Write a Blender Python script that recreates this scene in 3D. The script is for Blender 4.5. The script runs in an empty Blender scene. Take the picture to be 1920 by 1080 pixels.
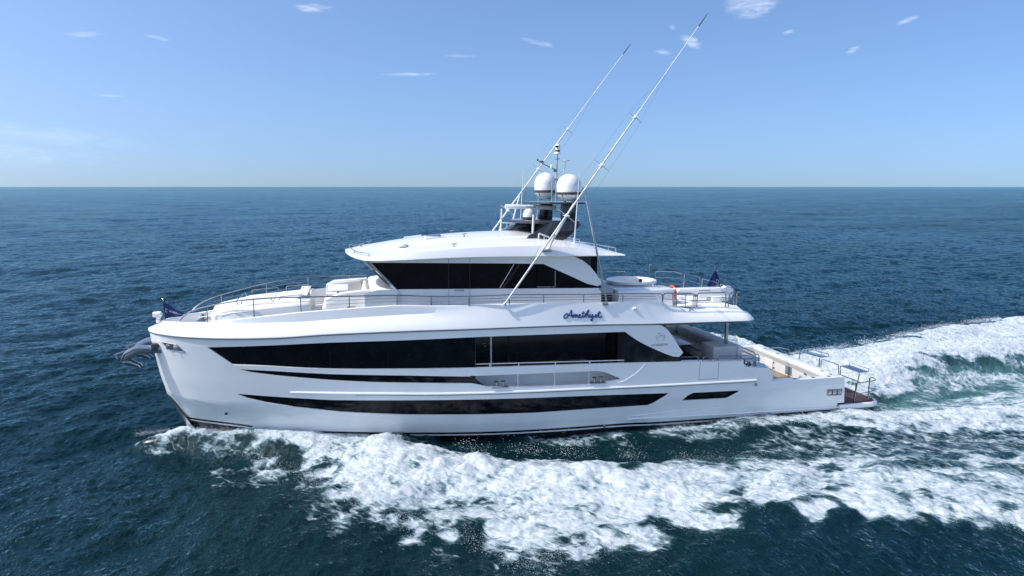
import bpy, bmesh, math, random
import numpy as np
from mathutils import Vector, Matrix
from mathutils.geometry import delaunay_2d_cdt, tessellate_polygon

scene = bpy.context.scene
COL = scene.collection
random.seed(7)
PI = math.pi

# ------------------------------------------------------------------ camera
# world axes: x runs along the yacht (0 = stem, 31.45 = transom), y across it
# (negative = port side), z up from the still water
cam_d = bpy.data.cameras.new("camera")
cam_d.lens = 24.0
cam_d.sensor_width = 36.0
cam_d.clip_start = 0.5
cam_d.clip_end = 80000.0
cam = bpy.data.objects.new("camera", cam_d)
COL.objects.link(cam)
cam.location = (8.67, -31.04, 11.0)
PITCH = math.atan(190 / 1280.0)
cam.rotation_euler = (PI / 2 - PITCH, 0, -math.radians(13.0))
scene.camera = cam

# ------------------------------------------------------------------ sun + sky
SUN_AZ, SUN_EL = math.radians(-91.0), math.radians(48.0)   # azimuth from +y towards +x
sun_dir = Vector((math.sin(SUN_AZ) * math.cos(SUN_EL), math.cos(SUN_AZ) * math.cos(SUN_EL), math.sin(SUN_EL)))
sun_d = bpy.data.lights.new("sun", 'SUN')
sun_d.energy = 2.35
sun_d.angle = math.radians(0.53)
sun_d.color = (1.0, 0.965, 0.91)
sun = bpy.data.objects.new("sun", sun_d)
COL.objects.link(sun)
sun.rotation_euler = sun_dir.to_track_quat('Z', 'Y').to_euler()

scene.view_settings.view_transform = 'Standard'
scene.view_settings.look = 'None'
scene.view_settings.exposure = 0.64
scene.view_settings.gamma = 1.0

world = bpy.data.worlds.new("World")
scene.world = world
world.use_nodes = True
wt = world.node_tree
wt.nodes.clear()


class NG:
    """small helper to write node graphs"""
    def __init__(self, tree):
        self.t = tree

    def n(self, typ, **kw):
        nd = self.t.nodes.new(typ)
        ins = kw.pop('i', {})
        for k, v in kw.items():
            setattr(nd, k, v)
        for k, v in ins.items():
            self.s(nd.inputs[k], v)
        return nd

    def s(self, sock, v):
        if isinstance(v, bpy.types.NodeSocket):
            self.t.links.new(v, sock)
        else:
            sock.default_value = v

    def m(self, op, a, b=None, c=None, clamp=False):
        nd = self.t.nodes.new('ShaderNodeMath')
        nd.operation = op
        nd.use_clamp = clamp
        for k, v in enumerate((a, b, c)):
            if v is not None:
                self.s(nd.inputs[k], v)
        return nd.outputs[0]

    def mix(self, f, a, b, blend='MIX'):
        nd = self.t.nodes.new('ShaderNodeMix')
        nd.data_type = 'RGBA'
        nd.blend_type = blend
        self.s(nd.inputs[0], f)
        self.s(nd.inputs[6], a)
        self.s(nd.inputs[7], b)
        return nd.outputs[2]

    def ramp(self, x, lo, hi, a=0.0, b=1.0):
        nd = self.t.nodes.new('ShaderNodeMapRange')
        nd.interpolation_type = 'SMOOTHSTEP'
        self.s(nd.inputs[0], x)
        for k, v in ((1, lo), (2, hi), (3, a), (4, b)):
            self.s(nd.inputs[k], v)
        return nd.outputs[0]


g = NG(wt)
geo = g.n('ShaderNodeTexCoord')
# the densest band of the model's haze lies in the lowest three degrees; lift the lookup a little so the horizon stays cool
lift = g.n('ShaderNodeVectorMath', operation='MULTIPLY_ADD', i={0: geo.outputs['Generated'], 1: (1, 1, .95), 2: (0, 0, .058)}).outputs[0]
sky = g.n('ShaderNodeTexSky', sky_type='NISHITA', sun_disc=False, sun_elevation=SUN_EL,
          sun_rotation=SUN_AZ, altitude=800.0, air_density=0.82, dust_density=5.0, ozone_density=6.8)
sep = g.n('ShaderNodeSeparateXYZ', i={0: geo.outputs['Generated']})
az = g.m('ARCTAN2', sep.outputs[0], sep.outputs[1])
el = g.m('ARCSINE', sep.outputs[2])
vec = g.n('ShaderNodeCombineXYZ', i={0: g.m('MULTIPLY', az, 14.0), 1: g.m('MULTIPLY', el, 60.0), 2: 0.0})
nz = g.n('ShaderNodeTexNoise', i={'Vector': vec.outputs[0], 'Scale': 2.4, 'Detail': 6.0, 'Roughness': 0.62, 'Distortion': 0.6})
# thin fair-weather clouds: azimuth, elevation, half width, half height (degrees), tilt, strength
CLOUDS = [(31.5, 13.4, 2.2, 1.05, 0, .50), (27.1, 11.1, 1.15, .45, -28, .58), (42.0, 11.4, .85, .26, 18, .5),
          (38.6, 9.7, .6, .24, 18, .5), (4.5, 8.85, 2.6, .17, 2, .34), (-2.6, 13.4, 1.7, .38, 0, .5),
          (-18.0, 10.3, 1.3, .26, 8, .22), (-13.6, 10.5, 1.0, .16, -8, .30), (-16.8, 6.35, 1.2, .12, 0, .22),
          (15.1, 11.3, 1.6, .26, -12, .3), (25.0, 10.4, .8, .26, -10, .4), (8.8, 10.3, 1.4, .18, 0, .25),
          (34.2, 11.3, .6, .2, 15, .3), (25.7, 12.2, .4, .25, 0, .3), (-21.0, 3.5, 7.5, .9, -4, .14),
          (-24.0, 2.2, 9, 1.1, 0, .12)]
mask = None
for ca, ce, cw, ch, tl, st in CLOUDS:
    da = g.m('SUBTRACT', az, math.radians(ca))
    de = g.m('SUBTRACT', el, math.radians(ce))
    c_, s_ = math.cos(math.radians(tl)), math.sin(math.radians(tl))
    p = g.m('ADD', g.m('MULTIPLY', da, c_ / math.radians(cw)), g.m('MULTIPLY', de, s_ / math.radians(cw)))
    q = g.m('SUBTRACT', g.m('MULTIPLY', de, c_ / math.radians(ch)), g.m('MULTIPLY', da, s_ / math.radians(ch)))
    r2 = g.m('ADD', g.m('MULTIPLY', p, p), g.m('MULTIPLY', q, q))
    f = g.m('ADD', g.m('MULTIPLY', nz.outputs[0], 1.9), g.m('MULTIPLY', r2, -0.75))
    b = g.ramp(f, 0.25, 1.5, 0.0, st)
    mask = b if mask is None else g.m('MAXIMUM', mask, b)
g.s(sky.inputs[0], g.n('ShaderNodeVectorMath', operation='NORMALIZE', i={0: lift}).outputs[0])
skyt = g.mix(1.0, sky.outputs[0], (.97, 1.0, .985, 1), 'MULTIPLY')
skyc = g.mix(mask, skyt, (5.4, 5.7, 6.3, 1))
bg = g.n('ShaderNodeBackground', i={'Color': skyc, 'Strength': 0.145})
wo = g.n('ShaderNodeOutputWorld', i={'Surface': bg.outputs[0]})

# ------------------------------------------------------------------ hull form (used by the yacht and by the water round it)
def stem_u(z):
    return np.interp(z, [-2., -1., 0., .76, 2.21, 3.09, 4.74, 6.], [4.6, 3.0, 1.75, 1.27, .58, .37, .13, .08])


def half_breadth(u, z):
    z = np.asarray(z, float)
    u = np.asarray(u, float)
    B = np.interp(z, [-2., -1., 0., .9, 1.5, 2.2, 6.], [.6, 2.5, 3.27, 3.42, 3.52, 3.55, 3.55])
    E = np.interp(z, [-1., 0., 2., 5.], [19., 17., 15., 13.])
    q = np.interp(z, [-1., 0., 2., 5.], [.95, .8, .62, .5])
    t = np.clip((u - stem_u(z)) / E, 0, 1)
    return B * (1 - (1 - t) ** 2) ** q


# ------------------------------------------------------------------ the sea
def sstep(a, b, x):
    t = np.clip((x - a) / (b - a), 0, 1)
    return t * t * (3 - 2 * t)


def fft_tile(n, L, seed, spec, chop=False):
    """periodic random field of rms 1 with a given power spectrum"""
    rng = np.random.default_rng(seed)
    k = 2 * np.pi * np.fft.fftfreq(n, L / n)
    kx, ky = np.meshgrid(k, k, indexing='ij')
    kk = np.hypot(kx, ky)
    kk[0, 0] = 1e-9
    amp = np.sqrt(np.maximum(spec(kx, ky, kk), 0))
    amp[0, 0] = 0
    H = amp * (rng.normal(size=(n, n)) + 1j * rng.normal(size=(n, n)))
    h = np.fft.ifft2(H).real
    s = h.std()
    if not chop:
        return (h / s,)
    dx = np.fft.ifft2(-1j * kx / kk * H).real
    dy = np.fft.ifft2(-1j * ky / kk * H).real
    return h / s, dx / s, dy / s


def samp(T, L, x, y):
    """bilinear periodic sample of a tile on the tensor grid x (rows) by y (columns)"""
    n = T.shape[0]
    fx = (x / L * n) % n
    fy = (y / L * n) % n
    ix = np.floor(fx).astype(int)
    iy = np.floor(fy).astype(int)
    ax = (fx - ix)[:, None].astype(np.float32)
    ay = (fy - iy)[None, :].astype(np.float32)
    ix %= n
    iy %= n
    T = T.astype(np.float32)
    R0 = T[ix]
    R1 = T[(ix + 1) % n]
    R = R0 * (1 - ax) + R1 * ax
    return R[:, iy] * (1 - ay) + R[:, (iy + 1) % n] * ay


WIND = math.radians(-52.0)          # the way the small waves run


def sea_spec(kmin, kmax, p, spread):
    def f(kx, ky, kk):
        c = (kx * math.cos(WIND) + ky * math.sin(WIND)) / kk
        return np.where((kk > kmin) & (kk < kmax), kk ** -p * (np.abs(c) ** spread + 0.06), 0)
    return f


def iso_spec(kmin, kmax, p):
    return lambda kx, ky, kk: np.where((kk > kmin) & (kk < kmax), kk ** -p, 0)


STEP = 0.066
def axis(a, b, far_lo, far_hi, g_lo, g_hi):
    mid = list(np.arange(a, b, STEP))
    lo, hi, s = [], [], STEP
    x = a
    while x > far_lo:
        s *= g_lo
        x -= s
        lo.append(x)
    x, s = mid[-1], STEP
    while x < far_hi:
        s *= g_hi
        x += s
        hi.append(x)
    return np.array(lo[::-1] + mid + hi)


xs = axis(-6.0, 62.0, -40000.0, 40000.0, 1.022, 1.022)
ys = axis(-14.6, 13.5, -34.0, 60000.0, 1.03, 1.0105)
NX, NY = len(xs), len(ys)
dxs = np.gradient(xs)
dys = np.gradient(ys)
spacing = np.maximum(dxs[:, None], 0).astype(np.float32) * 0.5 + dys[None, :].astype(np.float32) * 0.5

Z = np.zeros((NX, NY), np.float32)
DX = np.zeros((NX, NY), np.float32)
DY = np.zeros((NX, NY), np.float32)
# swell, chop and ripples: tile length, size, band of wavelengths, height rms, choppiness
for n, L, wmin, wmax, p, spread, rms, chop, seed in ((512, 263.0, 6.0, 50.0, 3.4, 3, .122, .8, 1),
                                                     (512, 71.0, 1.2, 8.0, 3.3, 2.2, .062, .8, 2),
                                                     (512, 17.3, .22, 1.6, 3.0, 1.4, .019, .75, 3)):
    h, cx, cy = fft_tile(n, L, seed, sea_spec(2 * PI / wmax, 2 * PI / wmin, p, spread), True)
    w = 1 - sstep(wmin * .3, wmax * .5, spacing)
    Z += w * rms * samp(h, L, xs, ys)
    DX += w * rms * chop * samp(cx, L, xs, ys)
    DY += w * rms * chop * samp(cy, L, xs, ys)

# ---- the wake, laid out on a coarse grid in the water plane
cu = np.arange(-8.0, 64.5, 0.2)
cv = np.arange(-16.5, 15.5, 0.2)
CU, CV = np.meshgrid(cu, cv, indexing='ij')


def poly_sd(poly, U=None, V=None):
    """signed distance to a polygon, positive inside"""
    U = CU if U is None else U
    V = CV if V is None else V
    P = np.array(poly, float)
    d = np.full(U.shape, 1e9)
    ins = np.zeros(U.shape, bool)
    for k in range(len(P)):
        a, b = P[k], P[(k + 1) % len(P)]
        e = b - a
        t = np.clip(((U - a[0]) * e[0] + (V - a[1]) * e[1]) / (e @ e + 1e-12), 0, 1)
        d = np.minimum(d, np.hypot(U - a[0] - t * e[0], V - a[1] - t * e[1]))
        c = (a[1] > V) != (b[1] > V)
        with np.errstate(divide='ignore', invalid='ignore'):
            xi = (b[0] - a[0]) * (V - a[1]) / (b[1] - a[1]) + a[0]
        ins ^= c & (U < xi)
    return np.where(ins, d, -d)


def ridge(pts, U=None, V=None):
    """pts: (u, v, height, width) along a crest line -> height field"""
    U = CU if U is None else U
    V = CV if V is None else V
    out = np.zeros(U.shape)
    for k in range(len(pts) - 1):
        a, b = np.array(pts[k], float), np.array(pts[k + 1], float)
        e = b[:2] - a[:2]
        t = np.clip(((U - a[0]) * e[0] + (V - a[1]) * e[1]) / (e @ e + 1e-12), 0, 1)
        d = np.hypot(U - a[0] - t * e[0], V - a[1] - t * e[1])
        h = a[2] + (b[2] - a[2]) * t
        w = a[3] + (b[3] - a[3]) * t
        out = np.maximum(out, h * np.exp(-(d / w) ** 2))
    return out


def cnoise(seed, wmin, wmax, p, L=40.0, sx=1.0):
    T, = fft_tile(256, L, seed, iso_spec(2 * PI / wmax, 2 * PI / wmin, p))
    return samp(T, L, cu / sx, cv)


AV = -np.abs(CV)                       # the wake is the same both sides of the keel
n1 = cnoise(11, .8, 7., 2.6)
n2 = cnoise(12, 1.2, 12., 2.6, 60.0, 3.0)
n3 = cnoise(13, .6, 4., 2.2, 40.0, 2.2)
WAKE_A = [(2.2, .1), (3.3, -.3), (6.9, -1.9), (10.1, -3.3), (12.4, -4.3), (14.0, -5.1), (16.4, -5.5), (18.9, -7.0), (21.6, -7.2),
          (24.4, -7.3), (26.8, -8.0), (30.0, -8.6), (33.0, -8.9), (36.0, -9.2), (40, -9.0), (64, -8.0), (66, -24.0), (48, -20.5), (38, -17.0),
          (33.5, -16.3), (31.0, -15.5), (29.2, -14.9), (27.3, -14.3), (26.1, -13.5),
          (25.0, -12.2), (24.4, -11.9), (22.3, -12.5), (21.2, -11.5), (19.9, -12.3), (17.8, -12.4), (16.0, -12.6), (14.8, -13.0),
          (13.7, -13.3), (12.8, -13.1), (12.3, -12.4), (11.4, -10.9), (10.0, -10.1), (9.0, -9.7), (8.2, -8.4), (7.4, -6.8), (7.2, -5.4),
          (6.0, -4.1), (5.0, -2.8), (3.4, -1.5), (1.6, -.6)]
FLECK = [(3.4, -3.3), (4.6, -2.8), (6.2, -3.6), (7.4, -5.2), (8.2, -8.0), (7.0, -8.9), (5.6, -6.3), (4.4, -4.9)]
HULL_FOAM = [(14.8, -3.2), (18.1, -3.2), (26.5, -3.0), (33.3, -3.2), (35, -3.5), (41, -4.2), (64, -5.2), (64, -7.4), (41, -6.7), (38.5, -6.8), (35.2, -6.7),
             (32.5, -6.4), (29.4, -5.6), (26.1, -4.9), (22.9, -4.6), (19.9, -4.3), (16.5, -3.75)]
LACE = [(23.6, -6.9), (25.0, -6.0), (28.0, -5.6), (33.0, -6.4), (40.0, -6.9), (64, -7.2), (64, -9.0), (40.0, -9.3), (33.0, -9.2), (26.0, -7.8)]
PROP = [(33.2, -2.0), (36.0, -1.2), (39.5, .6), (43.0, 1.6), (47.0, 1.2), (54, 0), (64, -1.0), (64, 14.0), (54.4, 12.2), (47, 9.6), (42, 7.6), (39, 7.2),
        (36.5, 7.0), (34.2, 4.6), (33.4, 2.5)]
GREEN = [(33.6, -3.0), (35.0, -1.2), (39.0, .4), (43.5, 2.2), (50, 2), (64, 1), (64, -5.2), (50, -4.6), (42, -4.1), (36.0, -3.6)]

nf = cnoise(14, .5, 9.0, 3.0, 40.0, 1.7)
nf2 = cnoise(15, .4, 3.0, 2.4, 40.0, 1.3)
sdA = poly_sd(WAKE_A, CU, AV) + .42 * n1 + .25 * n3 + .42 * nf2
foamA = sstep(-.75, .9, sdA)
# streaky openings that let the dark water through
gapA = sstep(-5.8, -10.5, AV) * sstep(16, 22, CU) * sstep(.1, 1.3, n2 + .25 * n3 + .5 * np.sin(AV * 1.6 + 1.0))
edge = np.exp(-(np.clip(np.abs(sdA - 1.5) - .4, 0, 9) / .8) ** 2)
crest = ridge([(5.5, -2.2, .8, .8), (8.5, -3.6, 1, 1.8), (12.5, -6.2, 1, 2.8), (16, -7.6, 1, 1.9), (20, -8.9, 1, 1.7), (25, -9.8, .9, 1.6), (33, -11.4, .8, 1.8), (64, -18, .6, 3)], CU, AV)
body = np.clip(.50 + .46 * np.maximum(crest, .80 * edge) + (.15 * nf + .11 * nf2) * (1 - .55 * crest), .26, 1)
foamA = foamA * body * (1 - .34 * gapA * (1 - edge))
FAR_EDGE = np.interp(CU, [26, 31, 33.5, 34.5, 35.4, 36.6, 39, 42, 47, 54, 62], [18, 16, 15.2, 13.6, 11, 8.2, 7.0, 7.4, 9.3, 12, 13])
farm = sstep(.6, -.6, CV - FAR_EDGE + .5 * n1)
foamA = foamA * farm
fleck = .37 * sstep(-.8, 1.1, poly_sd(FLECK, CU, AV) + .5 * n1)
sdB = poly_sd(HULL_FOAM, CU, AV) + .3 * n3 + .12 * n1
foamB = sstep(-.35, .55, sdB) * (.62 + .38 * sstep(24, 33, CU)) * (1 - .35 * sstep(.4, 1.6, n3))
lace = .40 * sstep(-.5, .6, poly_sd(LACE, CU, AV) + .5 * n2)
prop = sstep(-.7, .9, poly_sd(PROP) + .7 * n1 + .3 * n3) * (1 - .30 * sstep(.2, 1.5, n2) * (1 - np.exp(-((CV - 1.6 - (CU - 36) * .10) / 2.2) ** 2)))
green = sstep(-.9, .8, poly_sd(GREEN) + .5 * n2)
prop = np.maximum(prop * (1 - .75 * green * sstep(35, 41, CU)), green * (.38 + .16 * n3 + .14 * n2))
hb0 = half_breadth(np.clip(CU, 0, 31.45), np.full(CU.shape, .7))
d0 = np.abs(CV) - hb0
bowtop = sstep(-.5, .6, CU) * sstep(12.0, 8.0, CU) * sstep(.42 + .10 * n3, .12 + .06 * n3, d0 - np.interp(CU, [-1, 1, 4, 6, 9, 12], [.05, .02, .10, .75, 1.7, 1.9])) * (.90 + .12 * nf2)
bowface = .34 * sstep(-.6, .2, CU) * sstep(7.0, 4.5, CU) * sstep(1.5, .9, d0) * sstep(-.3, .1, d0) * (1 + .35 * nf2)
stemline = ridge([(-.62, 0, .8, .10), (-.45, -.30, .6, .12), (.0, -.55, .40, .2), (1.2, -1.2, .3, .3)], CU, AV) * (.8 + .3 * nf2)
DARK1 = [(23.5, -7.2), (27, -6.7), (31, -7.1), (38, -7.7), (50, -8.4), (50, -9.8), (38, -9.3), (30, -8.4), (26, -7.9)]
DARK2 = [(26.5, -9.5), (29, -9.5), (32, -10.4), (34.6, -11.0), (38, -11.3), (50, -13.5), (50, -15.0), (38, -12.6), (33, -11.8), (30, -11.2), (27.5, -10.5)]
dk = np.maximum(sstep(-.6, .5, poly_sd(DARK1, CU, AV) + .35 * n2 + .3 * nf2), .8 * sstep(-.7, .5, poly_sd(DARK2, CU, AV) + .4 * n2 + .3 * nf2)) * (CV < 0)
foamA = foamA * (1 - .74 * dk)
farbow = .85 * (CV > -.05) * ridge([(-.5, .05, 1, .22), (.6, .7, 1, .4), (2.5, 1.7, .9, .6)]) * (.9 + .2 * nf2)
FO = np.maximum.reduce([farbow, foamA, fleck, foamB, lace, prop, bowtop, stemline, bowface])
AER = np.maximum.reduce([.75 * prop, green, .45 * foamA * sstep(10, 20, CU), .35 * foamB])

# heights
hb = half_breadth(np.clip(CU, 0, 31.45), np.full(CU.shape, .5))
dist = np.abs(CV) - hb                                      # distance off the hull
hh = np.interp(CU, [-3.0, -1.6, -.55, .3, 1.2, 3.7, 6, 8, 10, 12, 14, 18, 22, 26, 32, 35],
               [0, .01, .26, .55, .80, .95, .80, .64, .42, .12, -.04, .02, .12, .26, .24, .0])
ww = np.interp(CU, [-2, 0, 3, 6, 10, 14, 20, 33], [.25, .45, 1.0, 1.3, 1.2, 1.0, .9, 1.2])
WH = hh * np.exp(-(np.clip(dist, 0, 99) / ww) ** 2)
for s in (-1, 1):
    V2 = CV * -s
    side_m = np.where(CV > 0, farm, 1.0)
    WH = WH + side_m * ridge([(3.2, -1.3, .05, .6), (6.5, -3.2, .42, .9), (9.5, -4.6, .75, 1.2), (12.5, -6.2, .62, 1.3), (16, -7.6, .50, 1.4),
                     (20, -8.9, .52, 1.5), (25, -10.0, .40, 1.6), (32, -11.6, .38, 1.9), (45, -14.5, .3, 2.3), (64, -19, .2, 3)], CU, V2)
    WH = WH + side_m * ridge([(18, -11.5, .05, 1), (21, -11.6, .22, .8), (26, -12.7, .30, .9), (33, -15.0, .25, 1.1), (50, -19, .15, 2)], CU, V2)
    WH = WH - ridge([(11, -3.9, .05, .8), (15, -4.6, .26, .9), (20, -5.8, .30, 1.1), (27, -6.6, .22, 1.2), (35, -7.8, .18, 1.2), (50, -8.6, .15, 1.6)], CU, V2)
    WH = WH + ridge([(21, -4.2, .05, .5), (26, -4.4, .28, .7), (33, -5.3, .36, 1.0), (40, -5.8, .30, 1.2), (64, -6.4, .2, 1.6)], CU, V2)
WH = WH + ridge([(33.6, 0, .05, 1.2), (35.5, .8, .42, 1.5), (39.5, 2.2, 1.10, 1.9), (44, 3.3, 1.25, 2.3), (50, 3.9, .9, 2.8), (64, 4, .5, 3.5)])
WH = WH + ridge([(35, 6.2, .2, 1.2), (41, 7.0, .45, 1.5), (48, 8.8, .75, 1.7), (56, 11.4, .6, 2.0), (64, 13, .5, 2.2)])
WH = WH - ridge([(34, -2.4, .30, 1.2), (40, -1.6, .34, 1.6), (50, -1.0, .2, 2.0)])
WH = WH + crest * (.08 * nf + .06 * nf2) * sstep(4, 8, CU)
inside = (CU > 1.3) & (CU < 31.4) & (dist < -.35)
WH = np.where(inside, -.55, WH)


def up(F):
    """coarse wake grid -> sea grid"""
    fu = np.clip((xs - cu[0]) / .2, 0, len(cu) - 1.001)
    fv = np.clip((ys - cv[0]) / .2, 0, len(cv) - 1.001)
    iu, iv = fu.astype(int), fv.astype(int)
    au, av = (fu - iu)[:, None], (fv - iv)[None, :]
    F = F.astype(np.float32)
    R = F[iu] * (1 - au) + F[iu + 1] * au
    R = R[:, iv] * (1 - av) + R[:, iv + 1] * av
    R *= ((xs > cu[0]) & (xs < cu[-1]))[:, None] & ((ys > cv[0]) & (ys < cv[-1]))[None, :]
    return R


fade = (sstep(64.2, 57, xs)[:, None] * np.ones(NY)[None, :]).astype(np.float32)
F = up(FO)
A_ = up(AER)
W = up(WH)
INS = up(inside.astype(float)) > .3


def billow(n, L, seed, wmin, wmax, p, sx=1.0):
    T, = fft_tile(n, L, seed, iso_spec(2 * PI / wmax, 2 * PI / wmin, p))
    return np.abs(samp(T, L, xs / sx, ys)) - .8


def fract(n, L, seed, wmin, wmax, p, sx=1.0):
    T, = fft_tile(n, L, seed, iso_spec(2 * PI / wmax, 2 * PI / wmin, p))
    return samp(T, L, xs / sx, ys)


hi = fract(1024, 29.0, 27, .16, 1.6, 2.6, 1.25)
F = np.clip(F * (1 + .09 * hi) + .05 * hi * (F > .06) * (F < .95), 0, 1.0).astype(np.float32)
fe = np.clip(F, 0, 1)
b1 = billow(1024, 43.0, 21, .22, 5.0, 3.3, 1.5) + .5 * fract(1024, 47.0, 24, .3, 6.0, 3.2, 1.8)
b2 = billow(1024, 19.0, 22, .10, 1.3, 2.9, 1.2)
b3 = fract(1024, 23.0, 23, .12, .7, 2.4)
amp_ = .55 + .45 * sstep(-1.2, 1.4, fract(256, 61.0, 25, 2.0, 14.0, 2.5))
calm = 1 - .45 * np.clip(F * 1.4, 0, 1)
lump = fe ** 1.3 * amp_ * (.070 * b1 + .022 * b2 + .016 * b3)
rough = (1 - fe) * up(np.clip(ridge([(3, -1.5, 1, 2.5), (14, -5, .8, 1.5), (27, -6.5, .8, 1.4), (40, -8, .6, 2)], CU, AV), 0, 1)) * .025 * b2
Z = Z * calm + W + lump + rough
Z[INS] = -.55
DX *= calm
DY *= calm
X = xs[:, None] + DX
Y = ys[None, :] + DY

idx = np.arange(NX * NY, dtype=np.int32).reshape(NX, NY)
quads = np.stack([idx[:-1, :-1], idx[1:, :-1], idx[1:, 1:], idx[:-1, 1:]], -1).reshape(-1, 4)
Fq = np.maximum.reduce([F[:-1, :-1], F[1:, :-1], F[1:, 1:], F[:-1, 1:]]).reshape(-1)
co = np.stack([X, Y, Z], -1).reshape(-1, 3).astype(np.float32)
Ff, Af = F.reshape(-1), A_.reshape(-1)


def grid_mesh(name, q, mat):
    used, inv = np.unique(q.reshape(-1), return_inverse=True)
    me = bpy.data.meshes.new(name)
    me.vertices.add(len(used))
    me.vertices.foreach_set('co', co[used].reshape(-1))
    me.loops.add(len(inv))
    me.loops.foreach_set('vertex_index', inv.astype(np.int32))
    nq = len(q)
    me.polygons.add(nq)
    me.polygons.foreach_set('loop_start', np.arange(0, nq * 4, 4, dtype=np.int32))
    me.polygons.foreach_set('use_smooth', np.ones(nq, bool))
    for nm, arr in (('foam', Ff), ('air', Af)):
        at = me.attributes.new(nm, 'FLOAT', 'POINT')
        at.data.foreach_set('value', arr[used].astype(np.float32))
    me.materials.append(mat)
    me.update(calc_edges=True)
    o = bpy.data.objects.new(name, me)
    COL.objects.link(o)
    return o


def water_material():
    m = bpy.data.materials.new('sea_water')
    m.use_nodes = True
    t = m.node_tree
    t.nodes.clear()
    g = NG(t)
    pos = g.n('ShaderNodeNewGeometry').outputs['Position']
    foam = g.n('ShaderNodeAttribute', attribute_name='foam').outputs['Fac']
    air = g.n('ShaderNodeAttribute', attribute_name='air').outputs['Fac']

    def mapped(sx, sy, rot=0.0):
        return g.n('ShaderNodeMapping', i={'Vector': pos, 'Rotation': (0, 0, rot), 'Scale': (sx, sy, sx)}).outputs[0]

    def noise(vec, scale, detail, rough=.5, dist=0.0):
        return g.n('ShaderNodeTexNoise', i={'Vector': vec, 'Scale': scale, 'Detail': detail, 'Roughness': rough, 'Distortion': dist}).outputs[0]

    # --- ripples
    wv = mapped(1.0, .55, -WIND)
    r1 = noise(wv, .9, 5.0, .6, .3)
    r2 = noise(wv, 5.5, 4.0, .62, .4)
    patch = noise(mapped(.02, .035), 1.0, 3.0, .55)
    rip = g.m('MULTIPLY', g.m('ADD', g.m('MULTIPLY', r1, .70), g.m('MULTIPLY', r2, .13)), g.ramp(patch, .3, .7, .75, 1.25))
    bumpw = g.n('ShaderNodeBump', i={'Strength': .95, 'Distance': .52, 'Height': rip})
    # --- foam pattern
    # streaks run aft and outwards from the hull on either side
    sp = g.n('ShaderNodeSeparateXYZ', i={0: pos}).outputs
    yv = g.m('MULTIPLY', g.m('ABSOLUTE', sp[1]), -1.0)
    along = g.m('SUBTRACT', g.m('MULTIPLY', sp[0], .65), g.m('MULTIPLY', yv, .76))
    acr = g.m('ADD', g.m('MULTIPLY', sp[0], .76), g.m('MULTIPLY', yv, .65))
    fv = g.n('ShaderNodeCombineXYZ', i={0: g.m('MULTIPLY', along, .42), 1: acr, 2: sp[2]}).outputs[0]
    warp = g.n('ShaderNodeTexNoise', i={'Vector': fv, 'Scale': 1.3, 'Detail': 3.0, 'Roughness': .6})
    wvec = g.n('ShaderNodeVectorMath', operation='MULTIPLY_ADD', i={0: warp.outputs['Color'], 1: (.9, .9, 0), 2: fv}).outputs[0]
    vor = g.n('ShaderNodeTexVoronoi', feature='DISTANCE_TO_EDGE', i={'Vector': wvec, 'Scale': 2.6, 'Randomness': 1.0})
    lace = g.ramp(vor.outputs['Distance'], 0.0, .22, 1.0, 0.0)
    fine = noise(wvec, 7.0, 7.0, .68, .5)
    mid = noise(wvec, 1.7, 6.0, .62, .8)
    pat = g.m('ADD', g.m('ADD', g.m('MULTIPLY', fine, .85), g.m('MULTIPLY', mid, .60)), g.m('MULTIPLY', lace, .16))
    # pat is about 0.55..1.0; foam 1 -> always white, foam .5 -> about half covered
    cover = g.m('SUBTRACT', g.m('ADD', g.m('MULTIPLY', foam, .80), pat), .965)
    fac = g.m('MULTIPLY', g.ramp(cover, .0, .48), g.ramp(foam, .02, .16), clamp=True)
    # --- water body
    deep = (.0014, .0145, .0172, 1)
    aer = (.070, .160, .150, 1)
    wcol = g.mix(g.m('MULTIPLY', air, g.ramp(mid, .3, .7, .45, 1.0), clamp=True), deep, aer)
    # light from below the surface plus the mirror of the sky; wavelets too small to model hide part of that mirror
    under = g.n('ShaderNodeBsdfDiffuse', i={'Color': wcol})
    gloss = g.n('ShaderNodeBsdfGlossy', i={'Color': (.68, .92, 1, 1), 'Roughness': .06, 'Normal': bumpw.outputs[0]})
    fr = g.n('ShaderNodeFresnel', i={'IOR': 1.333, 'Normal': bumpw.outputs[0]})
    water = g.n('ShaderNodeMixShader', i={0: g.m('MULTIPLY', fr.outputs[0], .74, clamp=True), 1: under.outputs[0], 2: gloss.outputs[0]})
    # --- foam body
    bumpf = g.n('ShaderNodeBump', i={'Strength': .55, 'Distance': .09, 'Height': g.m('ADD', fine, g.m('MULTIPLY', mid, .6))})
    grain = noise(wvec, 16.0, 5.0, .7)
    fcol = g.mix(g.ramp(g.m('ADD', g.m('ADD', g.m('MULTIPLY', cover, .55), g.m('MULTIPLY', fine, .62)), g.m('MULTIPLY', grain, .75)), .66, 1.20), (.20, .31, .345, 1), (.62, .64, .655, 1))
    foamb = g.n('ShaderNodeBsdfPrincipled', i={'Base Color': fcol, 'Roughness': .7, 'Normal': bumpf.outputs[0], 'Specular IOR Level': .2})
    mx = g.n('ShaderNodeMixShader', i={0: fac, 1: water.outputs[0], 2: foamb.outputs[0]})
    g.n('ShaderNodeOutputMaterial', i={'Surface': mx.outputs[0]})
    return m


WATER = water_material()
wet = Fq > .03
sea = grid_mesh('sea', quads[~wet], WATER)
sea['kind'] = 'structure'
sea['label'] = 'dark blue rippled sea reaching to the horizon'
foam_o = grid_mesh('wake_foam', quads[wet], WATER)
foam_o['kind'] = 'stuff'
foam_o['label'] = 'white churning wake and bow wave foam spreading beside and behind the yacht'
foam_o['category'] = 'foam'

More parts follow.
